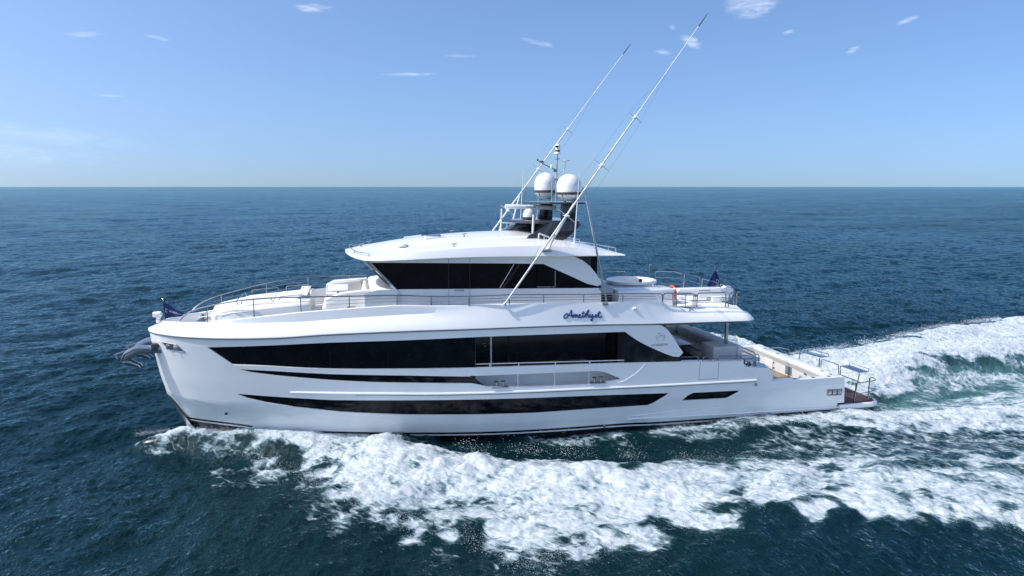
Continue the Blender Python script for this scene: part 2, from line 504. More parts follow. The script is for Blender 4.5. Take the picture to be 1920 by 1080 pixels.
# ------------------------------------------------------------------ spray: drops thrown up along the breaking crests
def spray():
    rng = np.random.default_rng(5)
    P, S = [], []

    def throw(pts, n, up_, out, size=(.006, .017)):
        p = np.array(pts, float)
        seg = np.hypot(*(p[1:, :2] - p[:-1, :2]).T)
        cum = np.r_[0, np.cumsum(seg)]
        # drops come in bursts
        bursts = rng.uniform(0, cum[-1], max(6, n // 60))
        t = np.clip(bursts[rng.integers(0, len(bursts), n)] + rng.normal(0, .22, n), 0, cum[-1])
        q = np.stack([np.interp(t, cum, p[:, k]) for k in range(3)], -1)
        h = rng.exponential(1.0, n) * up_
        q[:, 0] += rng.normal(0, .12, n) + h * .4
        q[:, 1] += rng.normal(0, out, n)
        q[:, 2] += h
        P.append(q)
        S.append(rng.uniform(size[0], size[1], n) * rng.choice([.7, 1, 1.35], n, p=[.5, .38, .12]))

    fine = (.004, .010)
    throw([(9.2, -3.9, .75), (11, -4.6, .7), (13.5, -5.5, .6), (17, -6.6, .5), (20, -7.6, .5), (24, -8.2, .35)], 1500, .13, .22, (.004, .009))
    throw([(12.5, -5.0, .65), (14, -5.5, .6), (17, -6.4, .5), (19, -7.2, .5)], 260, .24, .4, (.006, .014))
    throw([(3.5, -2.2, .2), (5.5, -4.0, .2), (7.4, -6.5, .2), (9, -9, .2), (11.5, -11, .2), (13, -13.2, .2), (16, -12.7, .2)], 4000, .05, .50, (.004, .008))
    throw([(13, -13.2, .2), (17, -12.5, .3), (20, -12.2, .3), (24.4, -11.8, .3), (27, -14.0, .2), (31, -15.4, .2)], 2500, .05, .16, (.004, .008))
    throw([(-.6, -.15, .5), (.8, -.7, .75), (3, -1.4, .8), (6, -2.5, .7), (9, -3.2, .6)], 5000, .05, .14, (.003, .008))
    throw([(34.5, 6.2, .3), (38, 6.6, .5), (44, 7.8, .7), (50, 9.8, .8), (58, 11.8, .7)], 6000, .08, .25, (.005, .012))
    throw([(36, 1.2, .6), (41, 2.8, 1.2), (48, 3.8, 1.1), (56, 4, .9)], 6000, .10, .8, (.005, .013))
    throw([(28, 5.5, .2), (31, 6.8, .3), (34, 8.5, .3), (34.5, 12, .3)], 4000, .12, .4, (.005, .012))
    throw([(22, -4.0, .2), (26, -4.2, .4), (33, -5.0, .4), (40, -5.6, .3)], 5000, .08, .4, fine)
    P = np.concatenate(P)
    S = np.concatenate(S)
    base = np.array([(1, 0, 0), (-1, 0, 0), (0, 1, 0), (0, -1, 0), (0, 0, 1), (0, 0, -1)], float)
    tri = np.array([(0, 2, 4), (2, 1, 4), (1, 3, 4), (3, 0, 4), (2, 0, 5), (1, 2, 5), (3, 1, 5), (0, 3, 5)])
    n = len(P)
    st = rng.uniform(.8, 1.5, (n, 1, 3))
    vv = (P[:, None, :] + base[None] * S[:, None, None] * st).reshape(-1, 3)
    ff = (tri[None] + 6 * np.arange(n)[:, None, None]).reshape(-1, 3)
    me = bpy.data.meshes.new('spray')
    me.from_pydata(vv.tolist(), [], ff.tolist())
    m = bpy.data.materials.new('spray_drops')
    m.use_nodes = True
    b = m.node_tree.nodes['Principled BSDF']
    b.inputs['Base Color'].default_value = (.86, .88, .9, 1)
    b.inputs['Roughness'].default_value = .35
    me.materials.append(m)
    for pl in me.polygons:
        pl.use_smooth = True
    o = bpy.data.objects.new('spray', me)
    COL.objects.link(o)
    o['kind'] = 'stuff'
    o['label'] = 'fine white water drops flying above the breaking bow wave and wake'
    o['category'] = 'spray'


spray()

# ------------------------------------------------------------------ materials of the yacht
def pmat(name, col, rough=.4, metal=0.0, coat=0.0, spec=.5, bump=None, grain=None):
    m = bpy.data.materials.new(name)
    m.use_nodes = True
    g = NG(m.node_tree)
    b = m.node_tree.nodes['Principled BSDF']
    b.inputs['Roughness'].default_value = rough
    b.inputs['Metallic'].default_value = metal
    b.inputs['Coat Weight'].default_value = coat
    b.inputs['Coat Roughness'].default_value = .06
    b.inputs['Specular IOR Level'].default_value = spec
    tc = g.n('ShaderNodeNewGeometry').outputs['Position']
    c = tuple(col) + (1,)
    n1_ = g.n('ShaderNodeTexNoise', i={'Vector': tc, 'Scale': 1.7, 'Detail': 5.0, 'Roughness': .6}).outputs[0]
    amt = .035 if grain is None else grain
    lo = tuple(x * (1 - amt) for x in col) + (1,)
    hi = tuple(min(1, x * (1 + amt)) for x in col) + (1,)
    g.s(b.inputs['Base Color'], g.mix(g.ramp(n1_, .3, .7), lo, hi))
    g.s(b.inputs['Roughness'], g.ramp(n1_, .25, .75, max(0, rough - .03), rough + .04))
    if bump:
        n2_ = g.n('ShaderNodeTexNoise', i={'Vector': tc, 'Scale': bump[0], 'Detail': 3.0}).outputs[0]
        g.s(b.inputs['Normal'], g.n('ShaderNodeBump', i={'Strength': bump[1], 'Distance': .01, 'Height': n2_}).outputs[0])
    return m


def teak(name, col, dark):
    m = pmat(name, col, .6)
    g = NG(m.node_tree)
    b = m.node_tree.nodes['Principled BSDF']
    pos = g.n('ShaderNodeNewGeometry').outputs['Position']
    sp = g.n('ShaderNodeSeparateXYZ', i={0: pos}).outputs
    seam = g.m('LESS_THAN', g.m('FRACT', g.m('MULTIPLY', sp[0], 11.0)), .10)
    gr = g.n('ShaderNodeTexNoise', i={'Vector': g.n('ShaderNodeMapping', i={'Vector': pos, 'Scale': (9, .7, 4)}).outputs[0], 'Scale': 2.0, 'Detail': 5.0}).outputs[0]
    a = g.mix(gr, tuple(x * .72 for x in col) + (1,), tuple(x * 1.25 for x in col) + (1,))
    g.s(b.inputs['Base Color'], g.mix(seam, a, tuple(dark) + (1,)))
    return m


WHITE = pmat('white_gelcoat', (.89, .88, .86), .16, coat=.5, grain=.012, bump=(.9, .012))
DECKW = pmat('white_deck_nonskid', (.80, .79, .76), .55, bump=(90, .15))
GLASS = pmat('black_window_glass', (.006, .0065, .008), .035, spec=.28, grain=.3, bump=(.8, .02))
STONE = pmat('black_carbon_panel', (.012, .012, .014), .12, grain=.6, bump=(2.5, .12))
STEEL = pmat('polished_steel', (.38, .38, .39), .14, metal=1.0)
BRUSH = pmat('brushed_steel', (.50, .505, .52), .30, metal=1.0, grain=.1)
ALU = pmat('white_painted_aluminium', (.70, .70, .71), .5)
BLACKP = pmat('black_bottom_paint', (.008, .008, .010), .28, grain=.2)
MASTG = pmat('dark_grey_metallic_paint', (.030, .032, .038), .12, coat=.6, grain=.15)
RUB_M = pmat('grey_rubber', (.07, .07, .075), .5)
CUSH = pmat('light_grey_cushion', (.62, .61, .60), .85, bump=(160, .3))
DCUSH = pmat('mid_grey_cushion', (.34, .34, .345), .85, bump=(160, .3))
TEAK = teak('pale_teak_deck', (.33, .265, .19), (.08, .06, .045))
DTEAK = teak('red_brown_teak_deck', (.085, .041, .037), (.02, .012, .01))
NAVY = pmat('navy_cloth', (.013, .028, .135), .75, bump=(60, .2))
LETTER = pmat('navy_letters', (.035, .045, .17), .3)
WLET = pmat('white_print', (.82, .82, .82), .5)
SILVER = pmat('silver_letters', (.40, .40, .41), .3, metal=.3)
ORANGE = pmat('orange_vinyl', (.78, .10, .02), .45)
LAMPG = pmat('clear_lamp_glass', (.55, .50, .48), .08, metal=.6, grain=.4)
PLEX = pmat('smoked_hatch_glass', (.10, .13, .18), .05)
WINGL = pmat('grey_green_port_glass', (.16, .22, .22), .06)
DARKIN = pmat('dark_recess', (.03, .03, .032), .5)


# ------------------------------------------------------------------ mesh helpers
class MB:
    def __init__(self):
        self.v, self.f, self.mi = [], [], []

    def add(self, vs, fs, mi=0):
        o = len(self.v)
        self.v += [tuple(map(float, p)) for p in vs]
        self.f += [tuple(i + o for i in f) for f in fs]
        self.mi += [mi] * len(fs)
        return self

    def box(self, lo, hi, bevel=0.0, mi=0, seg=2):
        bm = bmesh.new()
        bmesh.ops.create_cube(bm, size=1)
        c = [(a + b) / 2 for a, b in zip(lo, hi)]
        s = [abs(b - a) for a, b in zip(lo, hi)]
        for q in bm.verts:
            q.co = Vector((q.co.x * s[0] + c[0], q.co.y * s[1] + c[1], q.co.z * s[2] + c[2]))
        if bevel:
            bmesh.ops.bevel(bm, geom=list(bm.edges), offset=min(bevel, min(s) * .45), segments=seg, affect='EDGES', profile=.5)
        bm.verts.index_update()
        self.add([q.co for q in bm.verts], [[q.index for q in f.verts] for f in bm.faces], mi)
        bm.free()
        return self

    def tube(self, path, r, n=8, closed=False, mi=0, flat=None):
        P = [Vector(p) for p in path]
        rs = r if isinstance(r, (list, tuple)) else [r] * len(P)
        rings = []
        prev = None
        for k, p in enumerate(P):
            if closed:
                t = P[(k + 1) % len(P)] - P[k - 1]
            else:
                t = P[min(k + 1, len(P) - 1)] - P[max(k - 1, 0)]
            t.normalize()
            if prev is None:
                up_ = Vector((0, 0, 1)) if abs(t.z) < .9 else Vector((1, 0, 0))
                a = t.cross(up_).normalized()
            else:
                a = (prev - t * prev.dot(t)).normalized()
            prev = a
            b = t.cross(a)
            rings.append([p + (a * math.cos(2 * PI * j / n) + b * math.sin(2 * PI * j / n)) * rs[k] for j in range(n)])
        vs = [q for ring in rings for q in ring]
        fs = []
        m = len(P)
        for k in range(m if closed else m - 1):
            for j in range(n):
                a0, b0 = k * n, ((k + 1) % m) * n
                fs.append((a0 + j, a0 + (j + 1) % n, b0 + (j + 1) % n, b0 + j))
        if not closed:
            fs.append(tuple(range(n))[::-1])
            fs.append(tuple(range((m - 1) * n, m * n)))
        if flat:
            vs = [Vector(q) for q in vs]
        return self.add(vs, fs, mi)

    def lathe(self, prof, c, n=24, axis='z', mi=0, smooth=True):
        vs, fs = [], []
        for r, h in prof:
            for j in range(n):
                a = 2 * PI * j / n
                x, y, z = r * math.cos(a), r * math.sin(a), h
                if axis == 'x':
                    x, y, z = z, x, y
                elif axis == 'y':
                    x, y, z = x, z, y
                vs.append((c[0] + x, c[1] + y, c[2] + z))
        for k in range(len(prof) - 1):
            for j in range(n):
                fs.append((k * n + j, k * n + (j + 1) % n, (k + 1) * n + (j + 1) % n, (k + 1) * n + j))
        fs.append(tuple(range(n))[::-1])
        fs.append(tuple(range((len(prof) - 1) * n, len(prof) * n)))
        return self.add(vs, fs, mi)

    def prism(self, poly, a, b, plane='xz', mi=0, bevel=0.0):
        """extrude a 2-D outline from a to b along the third axis"""
        def p3(q, h):
            return {'xz': (q[0], h, q[1]), 'xy': (q[0], q[1], h), 'yz': (h, q[0], q[1])}[plane]
        bm = bmesh.new()
        A = [bm.verts.new(p3(q, a)) for q in poly]
        B = [bm.verts.new(p3(q, b)) for q in poly]
        bm.faces.new(A)
        bm.faces.new(B[::-1])
        n = len(poly)
        for k in range(n):
            bm.faces.new((A[k], B[k], B[(k + 1) % n], A[(k + 1) % n]))
        bmesh.ops.recalc_face_normals(bm, faces=bm.faces)
        if bevel:
            bmesh.ops.bevel(bm, geom=list(bm.edges), offset=bevel, segments=2, affect='EDGES', profile=.5)
        bmesh.ops.triangulate(bm, faces=[f for f in bm.faces if len(f.verts) > 4])
        bm.verts.index_update()
        self.add([q.co for q in bm.verts], [[q.index for q in f.verts] for f in bm.faces], mi)
        bm.free()
        return self

    def loft(self, rings, closed=True, cap=True, mi=0):
        n = len(rings[0])
        vs = [p for r in rings for p in r]
        fs = []
        for k in range(len(rings) - 1):
            for j in range(n if closed else n - 1):
                fs.append((k * n + j, k * n + (j + 1) % n, (k + 1) * n + (j + 1) % n, (k + 1) * n + j))
        if cap and closed:
            fs.append(tuple(range(n))[::-1])
            fs.append(tuple(range((len(rings) - 1) * n, len(rings) * n)))
        return self.add(vs, fs, mi)


WPOS = {}


def obj(name, mb, mats, parent=None, angle=35.0, normals=None):
    vs = np.array(mb.v, float)
    c = (vs.min(0) + vs.max(0)) / 2
    me = bpy.data.meshes.new(name)
    me.from_pydata((vs - c).tolist(), [], mb.f)
    mats = mats if isinstance(mats, (list, tuple)) else [mats]
    for m in mats:
        me.materials.append(m)
    if len(mats) > 1:
        me.polygons.foreach_set('material_index', mb.mi)
    me.polygons.foreach_set('use_smooth', [True] * len(me.polygons))
    if normals is None:
        bm = bmesh.new()
        bm.from_mesh(me)
        bmesh.ops.remove_doubles(bm, verts=bm.verts, dist=1e-5)
        bmesh.ops.recalc_face_normals(bm, faces=bm.faces)
        th = math.radians(angle)
        for e in bm.edges:
            e.smooth = not (len(e.link_faces) == 2 and e.calc_face_angle(0) > th)
        bm.to_mesh(me)
        bm.free()
    else:
        me.normals_split_custom_set_from_vertices([tuple(q) for q in normals])
    o = bpy.data.objects.new(name, me)
    COL.objects.link(o)
    base = Vector((0, 0, 0))
    if parent is not None:
        o.parent = parent
        base = WPOS[parent.name]
    o.location = Vector(c) - base
    WPOS[o.name] = Vector(c)
    return o


def empty(name, loc, parent=None):
    o = bpy.data.objects.new(name, None)
    COL.objects.link(o)
    base = Vector((0, 0, 0))
    if parent is not None:
        o.parent = parent
        base = WPOS[parent.name]
    o.location = Vector(loc) - base
    o.empty_display_size = .3
    WPOS[o.name] = Vector(loc)
    return o


def tag(o, label, cat, group=None):
    o['label'] = label
    o['category'] = cat
    if group:
        o['group'] = group
    return o


def text(name, body, size, mat, parent, origin, xdir, ydir, depth=.004, width=None):
    """flat lettering standing on a surface, turned into a mesh"""
    cu_ = bpy.data.curves.new(name, 'FONT')
    cu_.body = body
    cu_.size = size
    cu_.extrude = depth
    cu_.align_x = 'LEFT'
    tmp = bpy.data.objects.new(name + '_tmp', cu_)
    COL.objects.link(tmp)
    bpy.context.view_layer.update()
    me = bpy.data.meshes.new_from_object(tmp.evaluated_get(bpy.context.evaluated_depsgraph_get()))
    bpy.data.objects.remove(tmp)
    bpy.data.curves.remove(cu_)
    me.materials.clear()
    me.materials.append(mat)
    me.name = name
    x = Vector(xdir).normalized()
    y = Vector(ydir)
    y = (y - x * y.dot(x)).normalized()
    z = x.cross(y)
    wx = max(v.co.x for v in me.vertices)
    sc = (width / wx) if width else 1.0
    for v in me.vertices:
        v.co = x * v.co.x * sc + y * v.co.y + z * v.co.z
    o = bpy.data.objects.new(name, me)
    COL.objects.link(o)
    o.parent = parent
    o.location = Vector(origin) - (WPOS[parent.name] if parent else Vector((0, 0, 0)))
    return o


def smooth_path(pts, n=8, closed=False):
    P = [Vector(p) for p in pts]
    out = []
    m = len(P)
    rng = range(m if closed else m - 1)
    for k in rng:
        p1, p2 = P[k], P[(k + 1) % m]
        p0 = P[k - 1] if (k > 0 or closed) else p1 * 2 - p2
        p3 = P[(k + 2) % m] if (k + 2 < m or closed) else p2 * 2 - p1
        for j in range(n):
            t = j / n
            out.append(.5 * ((2 * p1) + (p2 - p0) * t + (2 * p0 - 5 * p1 + 4 * p2 - p3) * t * t + (3 * p1 - p0 - 3 * p2 + p3) * t ** 3))
    if not closed:
        out.append(P[-1])
    return out


def fillet(pts, r, n=5):
    """round the inner corners of a polyline"""
    P = [Vector(p) for p in pts]
    out = [P[0]]
    for k in range(1, len(P) - 1):
        a, b = P[k - 1] - P[k], P[k + 1] - P[k]
        d = min(r, a.length * .45, b.length * .45)
        s, e = P[k] + a.normalized() * d, P[k] + b.normalized() * d
        for j in range(n + 1):
            t = j / n
            out.append(s * (1 - t) ** 2 + P[k] * 2 * t * (1 - t) + e * t * t)
    out.append(P[-1])
    return out


def resample(poly, step, closed=True):
    out = []
    n = len(poly)
    for k in range(n if closed else n - 1):
        a, b = np.array(poly[k], float), np.array(poly[(k + 1) % n], float)
        m = max(1, int(math.ceil(np.hypot(*(b - a)) / step)))
        for j in range(m):
            out.append(tuple(a + (b - a) * j / m))
    if not closed:
        out.append(tuple(poly[-1]))
    return out


def inpoly(poly, x, y):
    P = np.array(poly, float)
    ins = np.zeros(np.shape(x), bool)
    for k in range(len(P)):
        a, b = P[k], P[(k + 1) % len(P)]
        c = (a[1] > y) != (b[1] > y)
        with np.errstate(divide='ignore', invalid='ignore'):
            xi = (b[0] - a[0]) * (y - a[1]) / (b[1] - a[1]) + a[0]
        ins ^= c & (x < xi)
    return ins


def cdt(poly, holes=(), step=.3, extra=()):
    """triangulate a 2-D outline with holes and grid points inside"""
    loops = [resample(poly, step)] + [resample(h, step) for h in holes]
    co2, ed = [], []
    for lp in loops:
        o = len(co2)
        co2 += lp
        ed += [(o + i, o + (i + 1) % len(lp)) for i in range(len(lp))]
    P = np.array(loops[0])
    gx, gz = np.meshgrid(np.arange(P[:, 0].min(), P[:, 0].max(), step), np.arange(P[:, 1].min(), P[:, 1].max(), step), indexing='ij')
    gx, gz = gx.ravel() + .0131, gz.ravel() + .0173
    if len(extra):
        e = np.array(extra)
        gx, gz = np.r_[gx, e[:, 0]], np.r_[gz, e[:, 1]]
    ok = inpoly(loops[0], gx, gz)
    for h in loops[1:]:
        ok &= ~inpoly(h, gx, gz)
    B = np.array(co2)
    for i in np.nonzero(ok)[0]:
        if np.min(np.hypot(B[:, 0] - gx[i], B[:, 1] - gz[i])) > step * .3:
            co2.append((gx[i], gz[i]))
    v2, _, f2 = delaunay_2d_cdt([Vector(p) for p in co2], ed, [], 0, 1e-6)[:3]
    V2 = np.array([tuple(p) for p in v2])
    fs = []
    for f in f2:
        c = V2[list(f)].mean(0)
        if inpoly(loops[0], c[0], c[1]) and not any(inpoly(h, c[0], c[1]) for h in loops[1:]):
            fs.append(tuple(f))
    return V2, fs


def shrink(poly, d):
    """move an outline inwards by d"""
    P = [Vector(p) for p in poly]
    n = len(P)
    area = sum(P[k].x * P[(k + 1) % n].y - P[(k + 1) % n].x * P[k].y for k in range(n))
    s = 1 if area > 0 else -1
    out = []
    for k in range(n):
        a, b = (P[k] - P[k - 1]).normalized(), (P[(k + 1) % n] - P[k]).normalized()
        na, nb = Vector((-a.y, a.x)) * s, Vector((-b.y, b.x)) * s
        w = na + nb
        w = w / max(.35, w.length_squared) * 2 if w.length > .2 else na
        if w.length > 2.2:
            w = w.normalized() * 2.2
        out.append(tuple(P[k] + w * d))
    return out

# ------------------------------------------------------------------ the yacht
yacht = empty('motor_yacht', (16.0, 0, 0))
tag(yacht, 'long white three deck motor yacht with black window bands under way at speed', 'yacht')

CHINE = [(0.917, 2.355), (2.298, 2.130), (4.453, 1.823), (6.168, 1.598), (8.320, 1.327), (10.067, 1.144), (11.845, 1.028), (13.894, 0.925), (16.006, 0.869), (18.454, 0.786), (20.479, 0.775), (23.633, 0.760), (26.944, 0.687), (31.709, 0.568)]
BOOT = [(1.430, 1.175), (2.572, 1.137), (3.719, 1.053), (4.465, 0.948), (5.997, 0.805), (8.299, 0.716), (10.265, 0.638), (13.913, 0.499), (16.997, 0.450), (20.230, 0.425), (22.086, 0.347), (26.447, 0.284)]
GROOVE = [(0.233, 5.040), (1.003, 5.017), (1.829, 4.989), (3.719, 4.979), (5.699, 5.024), (7.612, 5.125), (10.568, 5.170), (13.197, 5.148), (17.894, 5.101), (21.641, 4.989), (23.899, 4.948), (26.207, 4.906)]
WIN_TOP = [(2.727, 4.593), (5.097, 4.692), (7.598, 4.782), (10.560, 4.790), (13.487, 4.794), (15.948, 4.763), (20.110, 4.701)]
WING_LOW = [(20.110, 4.701), (20.828, 4.209), (21.865, 3.692), (22.443, 3.452), (22.756, 3.421)]
WING_AFT = [(22.932, 3.609), (22.629, 4.018), (22.300, 4.498), (22.032, 4.778), (21.719, 4.962)]
WIN_BOT = [(3.685, 3.855), (5.037, 3.812), (7.552, 3.658), (10.537, 3.563), (13.410, 3.469), (17.146, 3.362), (20.147, 3.280), (22.923, 3.177)]
SHEER = [(25.956, 3.037), (26.082, 2.751), (27.280, 2.627), (27.575, 2.404), (27.553, 1.965), (31.459, 1.921)]
STRIP = [(3.904, 3.673), (5.444, 3.592), (7.543, 3.439), (10.532, 3.286), (13.295, 3.104), (13.884, 2.649), (13.294, 2.801), (10.526, 2.962), (9.233, 3.034), (7.533, 3.173), (5.431, 3.394), (4.383, 3.540)]
OPEN = [(13.182, 3.134), (15.956, 3.069), (18.857, 3.007), (19.230, 2.924), (19.989, 2.572), (18.868, 2.427), (15.958, 2.490), (13.884, 2.625)]
LOWWIN = [(3.700, 2.576), (5.369, 2.461), (7.496, 2.303), (10.514, 2.200), (13.406, 2.087), (15.963, 1.988), (19.133, 1.882), (22.332, 1.756), (21.914, 1.402), (21.336, 1.222), (19.168, 1.249), (15.984, 1.271), (13.417, 1.372), (10.508, 1.522), (7.902, 1.738), (6.194, 1.974), (4.921, 2.192), (4.180, 2.372)]
AFTWIN = [(22.973, 1.334), (23.265, 1.588), (23.524, 1.684), (25.911, 1.633), (25.561, 1.340), (25.185, 1.287)]
RUB = [(6.234, 2.651), (9.220, 2.543), (11.836, 2.422), (15.017, 2.317), (18.378, 2.230), (22.180, 2.145), (26.704, 2.073)]


def ip(curve):
    xs_, zs_ = [p[0] for p in curve], [p[1] for p in curve]
    return lambda u: np.interp(u, xs_, zs_)


def curve_z(curve):
    """smooth z(u) through measured points"""
    P = smooth_path([(a, 0, b) for a, b in curve], 6)
    return ip([(p.x, p.z) for p in P])


z_chine = curve_z([(.0, 2.50)] + CHINE)
z_boot = curve_z([(.0, 1.20)] + BOOT + [(31.8, .24)])
z_groove = curve_z([(0.0, 5.045)] + GROOVE + [(26.8, 4.89)])


def on_hull(u, z, inset=0.0, side=-1):
    return (u, side * max(0.0, float(half_breadth(u, z)) - inset), z)


def smooth2(pts, n=5):
    return [(p.x, p.z) for p in smooth_path([(a, 0, b) for a, b in pts], n)]


groove_s = [(u, float(z_groove(u))) for u in list(np.concatenate([[.16, .2, .26, .35, .5, .75, 1.05, 1.4], np.arange(1.8, 21.5, .3)]))]
wtop, wbot = smooth2(WIN_TOP), smooth2(WIN_BOT)
wlow, waft = smooth2(WING_LOW[:4]) + WING_LOW[4:], [WING_AFT[0]] + smooth2(WING_AFT[1:])
stem_pts = [(float(stem_u(z)), z) for z in np.linspace(4.95, 2.45, 12)]
chine_pts = [(u, float(z_chine(u))) for u in np.concatenate([[.60, .75, 1.0, 1.4], np.arange(1.9, 31.6, .3)])]
outline = (chine_pts + [(31.70, float(z_chine(31.7)))] + [(31.459, 1.921)] + SHEER[::-1][1:] + wbot[::-1] + wtop + wlow[1:] + waft
           + groove_s[::-1] + stem_pts)
far_outline = (chine_pts + [(31.70, float(z_chine(31.7)))] + [(31.459, 1.921)] + SHEER[::-1][1:] + [(22.92, 3.18)] + waft + groove_s[::-1] + stem_pts)
bow_extra = [(float(stem_u(z)) + d, z) for z in np.arange(2.5, 5.0, .16) for d in (.03, .09, .2, .36, .6, .9, 1.25)]
STRIP_S, OPEN_S, LOW_S, AFT_S = STRIP, OPEN, LOWWIN, AFTWIN


def hull_normal(u, z):
    e = .02
    du = (half_breadth(u + e, z) - half_breadth(np.maximum(u - e, stem_u(z) + 1e-4), z)) / (u + e - np.maximum(u - e, stem_u(z) + 1e-4))
    dz = (half_breadth(u, z + e) - half_breadth(u, z - e)) / (2 * e)
    n = np.stack([-du, np.ones_like(du), -dz], -1)
    return n / np.linalg.norm(n, axis=-1, keepdims=True)


hull_mb, hull_n = MB(), []
for side, poly, holes in ((-1, outline, [STRIP_S, OPEN_S, LOW_S, AFT_S]), (1, far_outline, [])):
    V2, fs = cdt(poly, holes, .28, bow_extra)
    hull_mb.add([on_hull(p[0], p[1], 0, side) for p in V2], [f if side < 0 else f[::-1] for f in fs])
    nn = hull_normal(V2[:, 0], V2[:, 1])
    nn[:, 1] *= side
    hull_n += nn.tolist()
# below the chine: white topsides, black boot stripe, white pinstripe, black bottom
us_ = np.concatenate([[0, .015, .04, .08, .14, .22, .34, .5, .75, 1.05, 1.4], np.arange(1.8, 31.0, .4)])


def lower(u, z, side):
    zc = float(z_chine(u))
    b = float(half_breadth(u, z)) - max(0, zc - z) * .09
    return (u, side * max(b, 0), z)


bands = [(z_chine, lambda u: z_boot(u), 0), (lambda u: z_boot(u), lambda u: z_boot(u) - .10, 1),
         (lambda u: z_boot(u) - .10, lambda u: z_boot(u) - .17, 0), (lambda u: z_boot(u) - .17, lambda u: z_boot(u) * 0 - 1.3, 1)]
for side in (-1, 1):
    for zt, zb, mi in bands:
        rows = 7
        vs, ns = [], []
        for k in range(rows + 1):
            f = k / rows
            for du in us_:
                # stations start at the stem of this level
                z = None
                u = du
                for _ in range(6):
                    z = float(zt(max(u, .7)) * (1 - f) + zb(max(u, .7)) * f)
                    u = float(stem_u(z)) + du * (31.72 - float(stem_u(z))) / 31.0
                vs.append(lower(u, z, side))
                n_ = hull_normal(np.array([u]), np.array([z]))[0]
                n_ = n_ + np.array([0, 0, -.09])
                n_[1] *= side
                ns.append((n_ / np.linalg.norm(n_)).tolist())
        m = len(us_)
        fs = []
        for k in range(rows):
            for j in range(m - 1):
                q = (k * m + j, (k + 1) * m + j, (k + 1) * m + j + 1, k * m + j + 1)
                fs.append(q if side < 0 else q[::-1])
        hull_mb.add(vs, fs, mi)
        hull_n += ns
# transom face
tr = [(31.459, 1.921), (31.70, float(z_chine(31.7))), (31.75, .2), (31.8, -.6)]
vs = []
for u, z in tr:
    for s in (-1, -.5, 0, .5, 1):
        vs.append((u, s * float(half_breadth(31.4, z)), z))
hull_mb.add(vs, [(k * 5 + j, k * 5 + j + 1, (k + 1) * 5 + j + 1, (k + 1) * 5 + j) for k in range(3) for j in range(4)])
hull_n += [(1, 0, .1)] * len(vs)
hull = obj('hull', hull_mb, [WHITE, BLACKP], yacht, normals=hull_n)


def hull_reveal(poly, d, w, step=.25):
    """bevelled edge from the hull face down to a recessed panel"""
    P = resample(poly, step)
    Q = shrink(P, w)
    n = len(P)
    vs = [on_hull(u, z, -.002) for u, z in P] + [on_hull(u, z, d) for u, z in Q]
    return vs, [(k, (k + 1) % n, n + (k + 1) % n, n + k) for k in range(n)]


def hull_panel(name, poly, inset, mat, parent, step=.3):
    V2, fs = cdt(poly, (), step)
    mb = MB().add([on_hull(p[0], p[1], inset) for p in V2], fs)
    nn = hull_normal(V2[:, 0], V2[:, 1])
    nn[:, 1] *= -1
    return obj(name, mb, mat, parent, normals=nn.tolist())


def clip_u(poly, a, b):
    """part of an outline with a <= u <= b"""
    for lim, sgn in ((a, 1), (b, -1)):
        out = []
        for k in range(len(poly)):
            p, q = poly[k], poly[(k + 1) % len(poly)]
            ip_, iq = (p[0] - lim) * sgn >= 0, (q[0] - lim) * sgn >= 0
            if ip_:
                out.append(p)
            if ip_ != iq:
                t = (lim - p[0]) / (q[0] - p[0])
                out.append((lim, p[1] + (q[1] - p[1]) * t))
        poly = out
    return poly


# main deck window band: glass panes forward, open side deck amidships, black panel under the wing
band = wtop + wlow[1:] + [(22.756, 3.421), (22.923, 3.177)] + wbot[::-1][1:]
fr = MB()
edge_pts = resample(wbot[::-1] + wtop + wlow[1:], .25, closed=False)
sh = shrink(resample(wbot[::-1] + wtop + wlow[1:] + [(22.923, 3.177)], .25), .015)
m = len(edge_pts)
fr.add([on_hull(u, z, -.002) for u, z in edge_pts] + [on_hull(u, z, .07) for u, z in sh[:m]], [(k, k + 1, m + k + 1, m + k) for k in range(m - 1)])
# the broad chamfer at the forward end of the band
fr.add([on_hull(*p, -.004) for p in ((2.354, 4.556), (2.727, 4.593), (3.685, 3.855), (3.445, 3.803))], [(0, 1, 2, 3)])
for poly, d, w in ((STRIP_S, .05, .008), (LOW_S, .06, .012), (AFT_S, .05, .010), (OPEN_S, .13, .0)):
    fr.add(*hull_reveal(poly, d, w))
obj('window_frame', fr, WHITE, hull)
ends = [2.0, 4.15, 7.55, 9.85, 13.487]
for a, b in zip(ends[:-1], ends[1:]):
    hull_panel('window', clip_u(shrink(band, .003), a + .006, b - .006), .06, GLASS, hull)
bt = MB()
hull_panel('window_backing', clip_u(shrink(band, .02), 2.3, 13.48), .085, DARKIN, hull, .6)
hull_panel('wing_panel', clip_u(shrink(band, .008), 20.13, 23.2), .055, STONE, hull)
hull_panel('window', shrink(STRIP_S, .005), .045, GLASS, hull)
for a, b in ((3.0, 7.6), (7.6, 11.8), (11.8, 16.2), (16.2, 23)):
    hull_panel('window', clip_u(shrink(LOW_S, .006), a + .005, b - .005), .055, GLASS, hull)
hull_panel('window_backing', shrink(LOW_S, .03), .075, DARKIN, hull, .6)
hull_panel('window', shrink(AFT_S, .006), .045, GLASS, hull)
# white chamfers that trail the windows
for quad in (((3.681, 3.808), (3.903, 3.661), (4.465, 3.506), (4.065, 3.559)), ((3.527, 2.594), (3.720, 2.564), (4.285, 2.326), (3.965, 2.390)),
             ((22.332, 1.756), (22.519, 1.692), (21.532, 1.088), (21.288, 1.186)), ((25.911, 1.633), (26.079, 1.608), (25.415, 1.216), (25.134, 1.264))):
    obj('window_surround', MB().add([on_hull(*p, -.006) for p in quad], [(0, 1, 2, 3)]), WHITE, hull)
